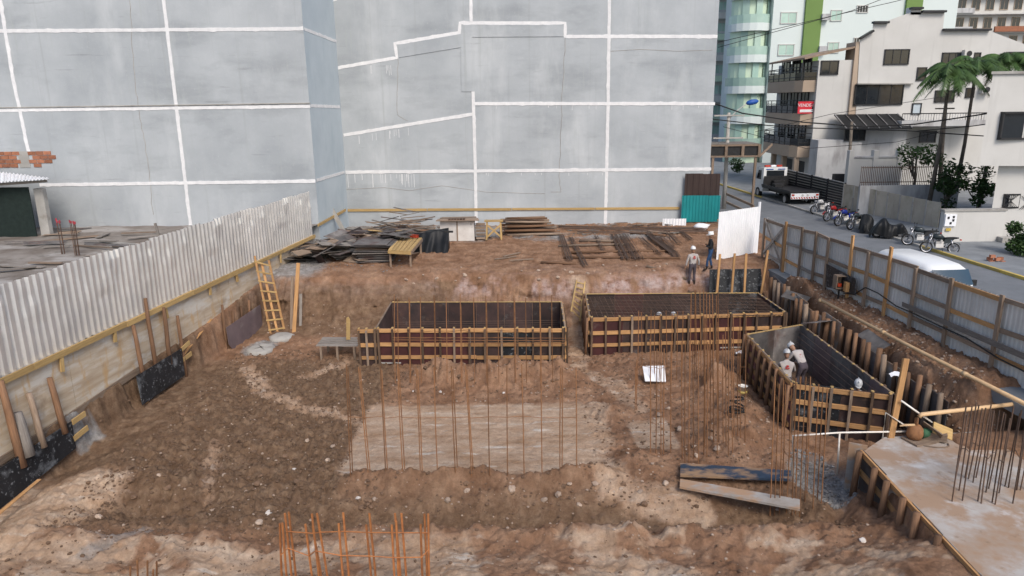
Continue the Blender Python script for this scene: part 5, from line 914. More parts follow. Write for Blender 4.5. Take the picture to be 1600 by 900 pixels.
    for s_ in ('l', 'r'):
        wr, el = V(J['wr_' + s_]), V(J['el_' + s_]); d = (wr - el).normalized(); sd2 = d.cross(V((0, 0, 1)) if abs(d.z) < .9 else V((0, 1, 0))).normalized(); nn = d.cross(sd2)
        mb = MB(); mb.tube([wr - d * .01, wr + d * .04, wr + d * .09], [.028, .040, .036], 8); mb.v = [tuple(V(p) - nn * (V(p) - wr).dot(nn) * .45) for p in mb.v]; add_part(mb, 2)
        for k, (o_, l_) in enumerate(((-.03, .065), (-.01, .078), (.01, .072), (.028, .055))):
            mb = MB(); a = wr + d * .085 + sd2 * o_; mb.tube([a, a + d * l_ * .55 + nn * .006, a + d * l_ * .8 + nn * .03], [.0095, .009, .007], 5); add_part(mb, 2)
        a = wr + d * .03 + sd2 * -.032; mb = MB(); mb.tube([a, a + d * .03 - sd2 * .022 + nn * .01, a + d * .06 - sd2 * .02 + nn * .025], [.012, .011, .008], 5); add_part(mb, 2)
    o = thing(name, label, 'person', loc, 0, group); o.rotation_euler = (0, 0, face - math.pi / 2)
    me = bpy.data.meshes.new('body'); me.from_pydata(b.v, [], b.f)
    for m_ in (top, bottom, 'skin', 'boots'): me.materials.append(MATS[m_])
    me.polygons.foreach_set('material_index', mi); me.polygons.foreach_set('use_smooth', [True] * len(mi)); me.update()
    bo = bpy.data.objects.new('body', me); COL.objects.link(bo); bo.parent = o
    mb = MB(); mb.lathe([(.112, .0), (.115, .012), (.108, .04), (.10, .085), (.075, .125), (.035, .145), (.004, .15)], (0, 0, 0), 18); n = 12
    br = [(.112 * math.cos(a), .115 * math.sin(a), 0) for a in [math.pi * (k / n) for k in range(n + 1)]] + [(.10 * math.cos(a), .18 * math.sin(a), -.012) for a in [math.pi * (1 - k / n) for k in range(n + 1)]]
    mb.prism([V(q) for q in br], (0, 0, .008)); mb.box((0, 0, .13), (.022, .2, .03)); mb.v = [tuple(hd + RH @ (V((x, y * 1.18, z + .045)))) for x, y, z in mb.v]
    h = mb.build('helmet', helm, o, smooth=True, local=True)
    if emblem:
        up2 = (ch - pel).normalized(); mb = MB(); c = ch + V((0, -.128, 0)) - up2 * .02
        for (x, z, w, hh) in ((0, .06, .07, .05), (-.02, .035, .03, .05), (.025, .045, .04, .03), (0, 0, .16, .018), (0, -.03, .13, .016)): mb.box(c + V((x, -.03, 0)) + up2 * z, (w, .012, hh))
        mb.build('back_print', 'red_print', bo, local=True)
    return o
def stand(**k):
    J = dict(pelvis=(0, 0, .93), chest=(0, .01, 1.33), head=(0, .03, 1.64), el_l=(-.29, -.02, 1.12), wr_l=(-.31, .05, .87), el_r=(.29, -.02, 1.12), wr_r=(.31, .05, .87), kn_l=(-.11, .03, .50), an_l=(-.12, 0, .085), kn_r=(.11, .03, .50), an_r=(.13, 0, .085)); J.update(k); return J
p1 = g0(1082, 421); person('person', 'person in white helmet and grey shirt with red back print, standing with back turned', p1, R_(100), stand(), 'shirt_grey', 'trousers', emblem=True)
p2 = g0(1109, 418); person('person', 'person in white helmet, black jacket and blue jeans, hands raised before the chest', p2, R_(175), stand(el_l=(-.27, .08, 1.13), wr_l=(-.14, .34, 1.22), el_r=(.27, .06, 1.13), wr_r=(.12, .36, 1.20), an_l=(-.10, .16, .085), kn_l=(-.10, .14, .50), an_r=(.10, -.12, .085), kn_r=(.10, -.02, .5)), 'jacket_black', 'jeans')
bend = stand(pelvis=(0, -.1, .88), chest=(0, .22, 1.16), head=(0, .46, 1.33), look=(0, .7, -.7), el_l=(-.27, .38, .93), wr_l=(-.2, .5, .72), el_r=(.27, .38, .93), wr_r=(.2, .5, .72), kn_l=(-.12, .02, .48), kn_r=(.12, .02, .48))
FZ = -1.88
q = aty(1251, 585, 22.3); person('person', 'person in whitish shirt and dark trousers bending over inside the open form box', V((q.x, 22.3, FZ)), R_(115), bend, 'shirt_grey', 'trousers', helm='helmet_grey', emblem=True)
crouch = dict(pelvis=(0, -.05, .42), chest=(0, .1, .82), head=(0, .2, 1.13), look=(0, .9, -.4), el_l=(-.27, .25, .62), wr_l=(-.18, .45, .5), el_r=(.27, .25, .62), wr_r=(.18, .45, .5), kn_l=(-.16, .38, .5), an_l=(-.15, .1, .085), kn_r=(.16, .38, .5), an_r=(.15, .1, .085))
q = aty(1230, 575, 22.0); person('person', 'person in grey helmet crouching beside the bending worker in the form box', V((q.x, 22.0, FZ)), R_(80), {k: V(v) * (1.12 if k != 'look' else 1) for k, v in crouch.items()}, 'shirt_grey', 'trousers', helm='helmet_grey', emblem=True)
q = aty(1333, 606, 19.9); person('person', 'person in grey helmet stooping low behind the front boards of the open form box', V((q.x, 19.7, FZ)), R_(250), {k: V(v) * (1.15 if k != 'look' else 1) for k, v in crouch.items()}, 'shirt_grey', 'trousers', helm='helmet_grey')
for x, l in ((1029, 'person in grey helmet crouching under the rebar mat, on the side of the ladder'), (1052, 'person in grey helmet crouching under the rebar mat, on the side of the tall bars')):
    q = aty(x, 489, 26.9); person('person', l, V((q.x, 26.9, FZ)), R_(rnd(60, 120)), {k: V(v) * (1.0 if k != 'look' else 1) for k, v in crouch.items()}, 'shirt_grey', 'trousers', helm='helmet_grey')
# ================================================================== STREET
def s0(x, y): return at(x, y, STZ)
KA, KB = s0(1600, 438), s0(1485, 402); kd = (KB - KA).normalized(); kn_ = V((kd.y, -kd.x, 0))     # kerb line, kn_ points to the far pavement
def kp(t, o, z=STZ): p = KA + kd * t + kn_ * o; p.z = z; return p
b = MB(); b.raw([kp(-40, -8.2), kp(-40, 0), kp(180, 0), kp(180, -8.2)], [(0, 1, 2, 3)]); structure(b.build('street', 'asphalt', local=True))
b = MB(); b.prism([kp(-40, .16, STZ - .1), kp(-40, 40, STZ - .1), kp(180, 40, STZ - .1), kp(180, .16, STZ - .1)], (0, 0, .22)); pave = structure(b.build('pavement', 'paving', local=True))
b = MB(); b.prism([kp(-40, -10.6, STZ - .1), kp(-40, -8.2, STZ - .1), kp(60, -8.2, STZ - .1), kp(60, -10.6, STZ - .1)], (0, 0, .32)); structure(b.build('near_pavement', 'paving', local=True))
for k in range(46):
    a = -6 + k * 1.5; b = MB(); b.prism([kp(a, 0, STZ - .1), kp(a + 1.47, 0, STZ - .1), kp(a + 1.47, .16, STZ - .1), kp(a, .16, STZ - .1)], (0, 0, .235)); o = b.build('kerb_stone', 'kerb_yellow' if k < 9 or k > 22 else 'concrete', pave, local=True)
PZ = STZ + .12
def win(par, c, w, h, nrm, mt_='dark_glass', fr='steel_black', bars=1, dep=.12):
    """a framed window set on a facade: frame, panes"""
    n = V(nrm).normalized(); s_ = V((0, 0, 1)).cross(n).normalized(); R = Matrix((s_, n, V((0, 0, 1)))).transposed(); c = V(c)
    fb = MB()
    for (x, z, ww, hh) in ((0, h / 2, w + .1, .09), (0, -h / 2, w + .1, .09), (-w / 2, 0, .08, h), (w / 2, 0, .08, h)): fb.box(c + R @ V((x, .03, z)), (ww, dep, hh), R)
    for k in range(bars): fb.box(c + R @ V((-w / 2 + (k + 1) * w / (bars + 1), .02, 0)), (.05, dep * .8, h), R)
    fo = fb.build('window', fr, par)
    for k in range(bars + 1): pb_ = MB(); pb_.box(c + R @ V((-w / 2 + (k + .5) * w / (bars + 1), .012, 0)), (w / (bars + 1) - .05, .05, h - .05), R); pb_.build('pane', mt_, fo)
def winpx(par, x0, y0, x1, y1, Y, **k):
    a, c = aty(x0, y0, Y), aty(x1, y1, Y); win(par, ((a.x + c.x) / 2, Y - .02, (a.z + c.z) / 2), abs(c.x - a.x), abs(a.z - c.z), (0, -1, 0), **k)
def slab(par, name, mt_, x0, x1, y0, y1, z0, z1): b = MB(); b.box(((x0 + x1) / 2, (y0 + y1) / 2, (z0 + z1) / 2), (x1 - x0, y1 - y0, z1 - z0)); return b.build(name, mt_, par)
# ---- big white house
YH = 62.0
hs = thing('white_house', 'large white house with stepped gable and few dark windows', 'house', (36, YH, STZ))
out = [(1330, 300), (1344, 62), (1363, 50), (1364, 37), (1387, 37), (1388, 32), (1424, 19), (1440, 19), (1476, 20), (1473, 48), (1546, 48), (1640, 84), (1640, 300)]
P = [aty(x, y, YH) for x, y in out]; P[0].z = P[-1].z = STZ; b = MB(); b.prism(P, (7.8, 16, 0)); b.build('wall', 'house_white', hs)
for (a, c) in (((1364, 36), (1388, 36)), ((1423, 14), (1441, 14)), ((1440, 19), (1477, 19)), ((1473, 47.5), (1547, 47.5)), ((1344, 61), (1364, 49))): b = MB(); b.beam(aty(*a, YH - .1) + V((0, 0, .05)), aty(*c, YH - .1) + V((0, 0, .05)), .5, .16); b.build('coping', 'steel_black', hs)
b = MB(); a, c = aty(1423, 20, YH), aty(1440, 14, YH); b.box(((a.x + c.x) / 2, YH + .4, (a.z + c.z) / 2), (c.x - a.x, .8, c.z - a.z + .3)); b.build('chimney', 'house_white', hs)
for r in ((1383, 78, 1418, 100), (1434, 106, 1445, 125), (1473, 83, 1501, 101), (1522, 83, 1530, 94), (1573, 82, 1597, 94), (1462, 142, 1489, 159), (1510, 138, 1520, 152)): winpx(hs, *r, YH, bars=0 if r[2] - r[0] < 14 else 2)
winpx(hs, 1337, 133, 1408, 163, YH, bars=3); winpx(hs, 1426, 162, 1437, 178, YH, mt_='plaster_blue', bars=0)
a, c = aty(1338, 131, YH), aty(1424, 131, YH); b = MB(); b.beam(a + V((0, -.15, 0)), c + V((0, -.15, 0)), .3, .1); b.build('ledge', 'concrete', hs)
for (x, y) in ((1512, 84), (1540, 140)): p = aty(x, y, YH - .35); a_ = MB(); a_.box(p, (.75, .45, .6)); o = a_.build('air_conditioner', 'house_white', hs); b = MB(); b.lathe([(.22, 0), (.22, .02), (.02, .02)], p + V((0, -.24, 0)), 12, Matrix.Rotation(math.pi / 2, 3, 'X')); b.build('fan_grille', 'steel_black', o)
a, c = aty(1409, 183, YH - 2.2), aty(1545, 183, YH - 2.2); slab(hs, 'terrace', 'house_stain', a.x, c.x, YH - 2.3, YH - .01, a.z - .75, a.z - .3); slab(hs, 'terrace_rail', 'steel_black', a.x, c.x, YH - 2.3, YH - 2.24, a.z + .22, a.z + .3)
for k in range(34): x = a.x + (c.x - a.x) * k / 33; b = MB(); b.box((x, YH - 2.27, a.z - .04), (.035, .035, .54)); b.build('baluster', 'house_stain' if k % 6 else 'steel_black', hs)
# ---- balcony house
X0, X1, Y0, Y1 = 25.75, 28.75, 62.3, 71.5
bh = thing('balcony_house', 'white and tan apartment house with three rounded balconies facing the street', 'house', (27, 66, STZ))
slab(bh, 'wall', 'house_white', X0, X1 + .35, Y0, Y1, STZ, 10.6); slab(bh, 'side_strip', 'house_tan', X1 - .2, X1 + .8, Y0 - .25, Y0 + 1.5, STZ, 12.0)
zs = [2.62, 5.35, 8.08]
for i, z in enumerate(zs):
    poly = [V((X0, Y0 + .25, z)), V((X0 - 1.0, Y0 + .45, z)), V((X0 - 1.35, Y0 + 1.4, z)), V((X0 - 1.35, Y1 - 1.2, z)), V((X0 - .9, Y1 - .3, z)), V((X0, Y1 - .1, z))]
    b = MB(); b.prism(poly, (0, 0, .95)); b.build('balcony', 'house_tan', bh)
    for z2 in (1.22, 1.72, 2.02): b = MB(); b.tube([p + V((0.03, 0, z2 - .0)) for p in poly], .035, 5); b.build('rail', 'steel_black', bh)
    for p, q in zip(poly[:-1], poly[1:]):
        n = max(1, int((q - p).length / 1.3))
        for k in range(n): c = p.lerp(q, k / n); b = MB(); b.box(c + V((.03, 0, 1.45)), (.05, .05, 1.1)); b.build('rail_post', 'steel_black', bh)
    b = MB()
    for p, q in zip(poly[:-1], poly[1:]): b.prism([p + V((.04, 0, .98)), q + V((.04, 0, .98)), q + V((.04, 0, 1.6)), p + V((.04, 0, 1.6))], (.015, 0, 0))
    b.build('glass_guard', 'dark_glass', bh)
    for y in (Y0 + 2.2, Y0 + 4.6, Y0 + 7.0): win(bh, (X0 - .02, y, z + 1.95), 1.5, 2.0, (-1, 0, 0), bars=1)
for y in (Y0 + .6, Y0 + 3.4, Y0 + 6): slab(bh, 'column', 'house_tan', X0 - 1.1, X0 - .7, y, y + .4, STZ, zs[0])
for y in (Y0 + 1.1, Y0 + 3.9): slab(bh, 'garage_opening', 'steel_black', X0 - .03, X0 + .02, y, y + 2.1, STZ, 2.2)
b = MB(); b.beam(V((X0 - 1.3, Y0 + 4, 10.75)), V((X1 - .2, Y0 + 4, 11.6)), 8.4, .16); b.build('pergola_roof', 'wood_old', bh)
for y in (Y0 + .3, Y0 + 2.6, Y0 + 5, Y0 + 7.6): b = MB(); b.beam((X0 - 1.2, y, 9), (X0 - 1.2, y, 10.75), .08, .08); b.build('pergola_post', 'steel_black', bh)
for y in (Y0 + .02,): win(bh, (X0 + .9, Y0 - .02, 10.0), 1.4, 1.05, (0, -1, 0), bars=1)
# banner on the middle balcony
c = V((X0 - 1.37, Y0 + 1.6, zs[1] + 1.4)); bn = thing('sale_banner', 'red and white banner reading VENDE-SE tied to the middle balcony rail', 'banner', c)
c = V((X0 - .55, Y0 + .30, zs[1] + 1.45)); b = MB(); b.box(c, (1.55, .03, 1.0)); mat('banner_red', (0.55, 0.03, 0.05), (0.5, 0.03, 0.04), bump=0); bo_ = b.build('cloth', 'banner_red', bn)
def text3d(s, size, loc, rot, mt_, par, name='lettering'):
    cu = bpy.data.curves.new(name, 'FONT'); cu.body = s; cu.size = size; cu.align_x = 'CENTER'; cu.align_y = 'CENTER'; cu.extrude = .006; ob = bpy.data.objects.new('t', cu); COL.objects.link(ob)
    dg = bpy.context.evaluated_depsgraph_get(); dg.update(); me = bpy.data.meshes.new_from_object(ob.evaluated_get(dg)); bpy.data.objects.remove(ob); me.materials.clear(); me.materials.append(MATS[mt_])
    o = bpy.data.objects.new(name, me); COL.objects.link(o); o.parent = par; o.location = V(loc) - WLOC[par.name]; o.rotation_euler = rot; return o
text3d('VENDE-SE', .36, c + V((0, -.03, .18)), (math.pi / 2, 0, 0), 'white_paint', bn); b = MB(); b.box(c + V((0, -.025, -.27)), (1.2, .02, .22)); b.build('number_strip', 'white_paint', bn)
# ---- stained annex, awning, garden walls
an = thing('stained_annex', 'low weather-stained bluish white annex in front of the white house', 'house', (31, 57, STZ)); YA = 60.3
a, c = aty(1279, 219, YA), aty(1347, 219, YA); slab(an, 'wall', 'house_stain', a.x, c.x, YA, YA + 1.6, STZ, a.z)
a2, c2 = aty(1347, 200, YA + .5), aty(1418, 200, YA + .5); slab(an, 'wall', 'house_stain', a2.x, c2.x, YA + .5, YA + 1.6, STZ, a2.z)
a3, c3 = aty(1320, 188, YA - .5), aty(1420, 199, YA - .5); b = MB(); b.prism([(a3.x, YA - 1.0, c3.z - .1), (c3.x, YA - 1.0, c3.z - .1), (c3.x, YA + 1.6, a3.z + .35), (a3.x, YA + 1.6, a3.z + .35)], (0, 0, .08)); b.build('awning', 'tarp', an)
for k in range(7): x = a3.x + (c3.x - a3.x) * k / 6; b = MB(); b.beam((x, YA - 1.02, c3.z), (x, YA + 1.5, a3.z + .46), .06, .06); b.build('awning_rib', 'chrome', an)
winpx(an, 1321, 201, 1350, 219, YA - .02, bars=2); winpx(an, 1438, 205, 1460, 222, YA + 1, bars=1)
YG = 53.5
gw = thing('garden_wall', 'white rendered garden wall with niches below the stained annex', 'wall', (33, YG, STZ)); a, c = aty(1328, 247, YG), aty(1408, 247, YG); slab(gw, 'wall', 'house_white', a.x, c.x, YG, YG + .3, STZ, a.z); slab(gw, 'coping', 'house_stain', a.x - .05, c.x + .05, YG - .06, YG + .36, a.z, a.z + .1)
for x in (a.x + .1, (a.x + c.x) / 2, c.x - .1): slab(gw, 'pier', 'house_white', x - .18, x + .18, YG - .08, YG + .38, STZ, a.z + .55)
p = aty(1309, 285, 55.0); pb2 = MB(); pb2.box((p.x, 55, 1.2), (.8, .35, 1.5)); ib = tag(pb2.build('intercom_box', 'steel_black'), 'dark metal cabinet at the foot of the stained annex', 'cabinet')
YR = 49.5
rl = thing('railing_wall', 'mossy low wall carrying a rusty spiked iron railing', 'wall', (32, YR, STZ)); a, c = aty(1345, 287, YR), aty(1500, 287, YR)
slab(rl, 'wall', 'house_stain', a.x, c.x, YR, YR + .25, STZ, a.z - .15)
for z in (.15, 1.15): slab(rl, 'rail', 'rust_dark', a.x, c.x, YR + .1, YR + .15, a.z + z - .1, a.z + z - .05)
for k in range(56): x = a.x + (c.x - a.x) * k / 55; b = MB(); b.box((x, YR + .125, a.z + .5), (.03, .03, 1.35)); b.build('spike_bar', 'rust_dark', rl)
# slatted fence
def slat_fence():
    p, q = aty(1221, 285, 60.5), at(1316, 326, PZ); p.z = PZ; d = (q - p); L_ = d.length; t = thing('slat_fence', 'black fence of horizontal slats with white gaps behind the tow truck', 'fence', p, math.atan2(d.y, d.x)); ha, hb = aty(1222, 263, p.y).z - PZ, aty(1316, 286, q.y).z - PZ
    b = MB(); b.prism([V((0, .08, 0)), V((L_, .08, 0)), V((L_, .08, hb)), V((0, .08, ha))], (0, .03, 0)); b.build('backing', 'house_white', t, local=True)
    for k in range(10): f = (k + .5) / 10; b = MB(); b.beam((0, 0, ha * f), (L_, 0, hb * f), .05, hb / 10 * .66); b.build('slat', 'steel_black', t, local=True)
    for k in range(5): h = ha + (hb - ha) * k / 4; b = MB(); b.box((L_ * k / 4, .05, h / 2), (.1, .1, h + .05)); b.build('post', 'steel_black', t, local=True)
    return q, hb
q, h = slat_fence()
p2_ = at(1466, 356, PZ); d = p2_ - q; L_ = d.length; pw = thing('panel_wall', 'mossy fibre-cement panel wall behind the row of motorbikes', 'wall', q, math.atan2(d.y, d.x)); h1 = aty(1317, 287, q.y).z - PZ; h2 = aty(1473, 317, p2_.y).z - PZ
mat('fibre', (0.46, 0.41, 0.34), (0.35, 0.31, 0.25), scale=.8, bump=.15, rand=.08, layers=[((0.14, 0.15, 0.07), .9, (1, 1, .6), .55, .72, .6), ((0.2, .17, .14), 2, (2, 2, .3), .58, .75, .6)])
for k in range(8): a, c = L_ * k / 8, L_ * (k + 1) / 8 - .03; ha = h1 + (h2 - h1) * (k + .5) / 8; b = MB(); b.box(((a + c) / 2, 0, ha / 2), (c - a, .05, ha)); b.build('panel', 'fibre', pw, local=True); b = MB(); b.box((a - .015, -.02, ha / 2), (.09, .1, ha + .05)); b.build('post', 'concrete', pw, local=True)
a, c = at(1470, 378, PZ), at(1556, 376, PZ); YWt = a.y; ww = thing('white_wall', 'short white rendered wall carrying a meter cabinet beside the house entrance', 'wall', a); zt_ = aty(1510, 330, YWt).z
slab(ww, 'wall', 'house_white', a.x, c.x + .2, YWt, YWt + .35, PZ - .1, zt_); slab(ww, 'coping', 'concrete', a.x - .06, c.x + .25, YWt - .06, YWt + .41, zt_, zt_ + .1)
p = aty(1485, 344, YWt - .05); mb2 = MB(); mb2.box(p, (.62, .1, .66)); mo = mb2.build('meter_cabinet', 'white_sheet', ww)
for (dx, dz) in ((-.15, .14), (.13, .18), (.13, 0), (0, -.16)): b = MB(); b.box(p + V((dx, -.055, dz)), (.11, .02, .13)); b.build('dial', 'steel_black', mo)
b = MB(); b.box(p + V((-.05, -.02, -.52)), (.28, .02, .16)); b.build('notice', 'kerb_yellow', ww)
slab(ww, 'step', 'concrete', c.x - .1, c.x + 2, YWt - .5, YWt, PZ - .1, PZ + .28)
# ---- house at the right edge
YE = 40.0; eh = thing('corner_house', 'cream house with overhanging upper storey at the street corner', 'house', (29, YE, STZ))
a, t_ = aty(1530, 259, YE), aty(1547, 116, YE); c = aty(1600, 272, YE); b = MB(); b.prism([(a.x, YE, a.z), (a.x + 9, YE - .8, a.z - .1), (a.x + 12, YE + 8, a.z - .1), (a.x + 5.6, YE + 8, a.z)], (0, 0, t_.z - a.z)); b.build('upper_storey', 'house_white', eh)
b = MB(); b.prism([(a.x - .15, YE - .1, t_.z), (a.x + 9, YE - .95, t_.z), (a.x + 12, YE + 8, t_.z), (a.x + 5.5, YE + 8, t_.z)], (0, 0, .14)); b.build('roof_edge', 'concrete', eh)
b = MB(); b.prism([(a.x + 1.35, YE + .4, STZ), (a.x + 9, YE - .3, STZ), (a.x + 12, YE + 7.5, STZ), (a.x + 6.6, YE + 7.5, STZ)], (0, 0, a.z - STZ + .01)); b.build('ground_storey', 'house_white', eh)
winpx(eh, 1566, 176, 1640, 216, YE - .12, bars=1, dep=.3)
for (x0, y0, x1, y1) in ((1569, 304, 1590, 324), (1596, 306, 1616, 327)):
    winpx(eh, x0, y0, x1, y1, YE + .38, bars=0); p, q2 = aty(x0, y0, YE + .2), aty(x1, y1, YE + .2)
    for k in range(7):
        b = MB(); t = k / 6; b.beam(p.lerp(V((q2.x, p.y, p.z)), t), V((p.x + (q2.x - p.x) * (1 - t), p.y, q2.z)), .02, .02, up=(0, 1, 0)); b.build('grille_bar', 'steel_black', eh)
# ---- towers behind
def tower_windows(t, Y, cols, rows, w, h, **k):
    for x in cols:
        for z in rows: win(t, (x, Y - .02, z), w, h, (0, -1, 0), **k)
YT = 92.0; tw = thing('green_tower', 'tall white apartment tower with green stripes and green glass balconies', 'tower', (40, YT, STZ))
xa, xb_ = aty(1205, 60, YT).x, aty(1490, 60, YT).x; slab(tw, 'wall', 'tower_white', xa, xb_, YT, YT + 20, STZ, 46)
for (x0, x1) in ((1257, 1283), (1413, 1438)): slab(tw, 'green_stripe', 'tower_green', aty(x0, 20, YT).x, aty(x1, 20, YT).x, YT - .35, YT + .1, STZ, 46.3)
z_w = [aty(1230, 28, YT).z, aty(1230, 78, YT).z]; dz_ = z_w[0] - z_w[1]; rows = [z_w[0] + dz_ * k for k in range(-4, 5)]
tower_windows(tw, YT, [aty(1232, 28, YT).x], rows, 1.9, 1.25, mt_='green_glass', fr='house_white'); tower_windows(tw, YT, [aty(1306, 28, YT).x], [z + .2 for z in rows], 1.3, 1.2, mt_='green_glass', fr='house_white'); tower_windows(tw, YT, [aty(1347, 16, YT).x], [z + .9 for z in rows], 1.3, .8, fr='house_white', bars=3)
for z in rows: b = MB(); b.box((aty(1287, 28, YT).x, YT - .4, z), (.9, .6, .7)); b.build('air_conditioner', 'house_stain', tw)
xc = aty(1180, 60, YT).x; 
for k in range(13):
    z = rows[0] - 1.4 + k * dz_; arc = [V((xc + 2.6 * math.cos(a_), YT + 2.6 - 2.9 * math.sin(a_), z)) for a_ in [math.pi * i / 10 for i in range(11)]]
    b = MB(); b.prism(arc, (0, 0, .9)); b.build('balcony', 'tower_white', tw); b = MB()
    for p, q_ in zip(arc[:-1], arc[1:]): b.raw([p + V((0, 0, .9)), q_ + V((0, 0, .9)), q_ + V((0, 0, 1.9)), p + V((0, 0, 1.9))], [(0, 1, 2, 3)])
    b.build('glass_guard', 'green_glass', tw)
    for i_ in (2, 4, 6): b = MB(); p, q_ = arc[i_] + V((0, .5, 0)), arc[i_ + 1] + V((0, .5, 0)); b.raw([p + V((0, 0, .9)), q_ + V((0, 0, .9)), q_ + V((0, 0, dz_)), p + V((0, 0, dz_))], [(0, 1, 2, 3)]); b.build('balcony_door', 'green_glass', tw)
arc = [V((xc + 2.3 * math.cos(a_), YT + 2.7 - 2.3 * math.sin(a_), STZ)) for a_ in [math.pi * i / 10 for i in range(11)]]; b = MB(); b.prism(arc, (0, 0, 46)); b.build('bay', 'tower_pale', tw)
YF = 118.0; ft = thing('cream_tower', 'distant cream tower with stacked balconies beside the grey wall', 'tower', (38, YF, STZ)); xa, xb_ = aty(1112, 60, YF).x, aty(1162, 60, YF).x; slab(ft, 'wall', 'house_white', xa - 6, xb_, YF, YF + 14, STZ, 42)
for k in range(13):
    z = 1.0 + k * 3.1; slab(ft, 'balcony', 'tower_pale' if k % 2 else 'house_white', xb_ - 4.9, xb_ - .3, YF - 1.4, YF - .01, z, z + .9); slab(ft, 'rail', 'house_stain', xb_ - 4.9, xb_ - .3, YF - 1.42, YF - 1.36, z + .95, z + 1.25)
    win(ft, (xb_ - 3.5, YF - .02, z + 1.75), 1.8, 1.7, (0, -1, 0), bars=1, mt_='green_glass', fr='house_white'); win(ft, (xb_ - 1.3, YF - .02, z + 1.75), 1.2, 1.5, (0, -1, 0), mt_='green_glass')
YC = 135.0; ct = thing('concrete_tower', 'unfinished pale tower with open dark window rows far behind the white house', 'tower', (70, YC, STZ)); xa, xb_ = aty(1482, 30, YC).x, aty(1640, 30, YC).x; slab(ct, 'wall', 'house_white', xa, xb_, YC, YC + 16, STZ, 50)
zt0 = aty(1540, 50, YC).z
for k in range(-3, 9):
    z = zt0 + k * 3.1; slab(ct, 'floor_slab', 'house_white', xa - .3, xb_, YC - 1.2, YC - .01, z - .25, z); slab(ct, 'balcony', 'house_stain', xa + .2, xa + 3.6, YC - 1.5, YC - 1.25, z, z + .8)
    for j in range(7): win(ct, (xa + 2.0 + j * 2.5, YC - .02, z + 1.5), 1.4, 1.8, (0, -1, 0), bars=1, fr='house_tan')
slab(ct, 'brick_band', 'brick', aty(1545, 50, YC).x, xb_, YC - 1.6, YC - 1.25, zt0 - .1, zt0 + .8)
# entrance canopy by the grey building
YCn = 52.0; cn = thing('entrance_canopy', 'dark timber entrance canopy at the corner of the grey building', 'canopy', aty(1150, 300, YCn)); a, c = aty(1108, 244, YCn), aty(1186, 240, YCn); z0 = a.z - .1
slab(cn, 'deck', 'wood_grey', a.x, c.x, YCn, YCn + 3, z0 + .85, z0 + .95); slab(cn, 'fascia', 'wood_old', a.x, c.x, YCn - .06, YCn, z0, z0 + .12); slab(cn, 'fascia', 'wood_old', a.x, c.x, YCn - .06, YCn, z0 + .78, z0 + .9)
for k in range(4): x = a.x + (c.x - a.x) * k / 3; slab(cn, 'upright', 'wood_old', x - .1, x + .1, YCn - .08, YCn + .02, z0, z0 + .9)
slab(cn, 'infill', 'steel_black', a.x, c.x, YCn + .05, YCn + .1, z0 + .1, z0 + .8); b = MB(); b.beam(V((c.x, YCn, z0)), V((c.x + .9, YCn, z0 + .9)), .1, .14); b.build('brace', 'wood_old', cn)
for x in (a.x + .3, c.x - .2): slab(cn, 'post', 'wood_old', x - .08, x + .08, YCn, YCn + .16, STZ, z0)
# ---- poles, lamp, cables
p = s0(1131, 326); lp = thing('street_lamp', 'pale concrete street lamp pole with blue lamp head', 'lamp', p); top = aty(1139, 176, p.y)
b = MB(); b.tube([p, V((top.x, p.y, top.z))], [.17, .11], 10); b.build('pole', 'concrete', lp, smooth=True); e = aty(1168, 161, p.y - .3); b = MB(); b.tube([V((top.x, p.y, top.z - .5)), V((top.x + .5, p.y - .1, top.z + .1)), e], .045, 6); b.build('arm', 'galv_dull', lp)
b = MB(); b.lathe([(.05, -.1), (.15, 0), (.2, .3), (.16, .65), (.04, .8)], e, 10, Matrix.Rotation(1.4, 3, 'Y')); mat('lamp_blue', (0.02, 0.09, 0.35), (0.015, 0.07, 0.28), rough=.4); b.build('lamp_head', 'lamp_blue', lp, smooth=True)
for z in (4.6, 6.2): b = MB(); b.beam((top.x - 1.1, p.y - .15, top.z - 6.4 + z), (top.x + 1.1, p.y - .15, top.z - 6.4 + z), .1, .1); o = b.build('crossarm', 'concrete', lp); 
p = s0(1465, 318); up_ = thing('utility_pole', 'dark wooden utility pole rising before the palm trees', 'pole', p); t2 = aty(1479, 150, p.y); b = MB(); b.tube([p, V((t2.x, p.y, t2.z))], [.16, .11], 9); b.build('pole', 'bark', up_, smooth=True); b = MB(); b.beam(V((t2.x - .7, p.y, t2.z - .9)), V((t2.x + .7, p.y, t2.z - .9)), .1, .1); b.build('crossarm', 'bark', up_)
p = aty(1325, 292, 56.0); p.z = STZ; b = MB(); t3 = aty(1331, 190, 56); b.tube([p, V((t3.x, 56, t3.z))], [.15, .11], 8); tag(b.build('utility_pole', 'bark', smooth=True), 'slim dark pole standing before the stained annex', 'pole')
def cable(pts, r, label):
    Q = []
    for (x0, y0, Y0_), (x1, y1, Y1_) in zip(pts[:-1], pts[1:]):
        a, c = aty(x0, y0, Y0_), aty(x1, y1, Y1_)
        for k in range(8): Q.append(a.lerp(c, k / 8))
    Q.append(aty(*pts[-1])); b = MB(); b.tube(Q, r, 5); tag(b.build('overhead_cable', 'rubber', smooth=True), label, 'cable', 'cables over the street')
cable([(1112, 160, 50), (1160, 177, 49.5), (1255, 191, 49), (1350, 198, 48), (1430, 194, 47), (1520, 181, 46), (1660, 158, 44)], .045, 'thick sagging cable over the street')
cable([(1112, 186, 50), (1200, 196, 49), (1265, 200, 49), (1412, 204, 47.5), (1560, 214, 46), (1660, 218, 44)], .035, 'lower level cable over the street')
cable([(1430, 205, 48), (1520, 197, 45), (1660, 176, 40)], .03, 'short cable reaching the corner house')
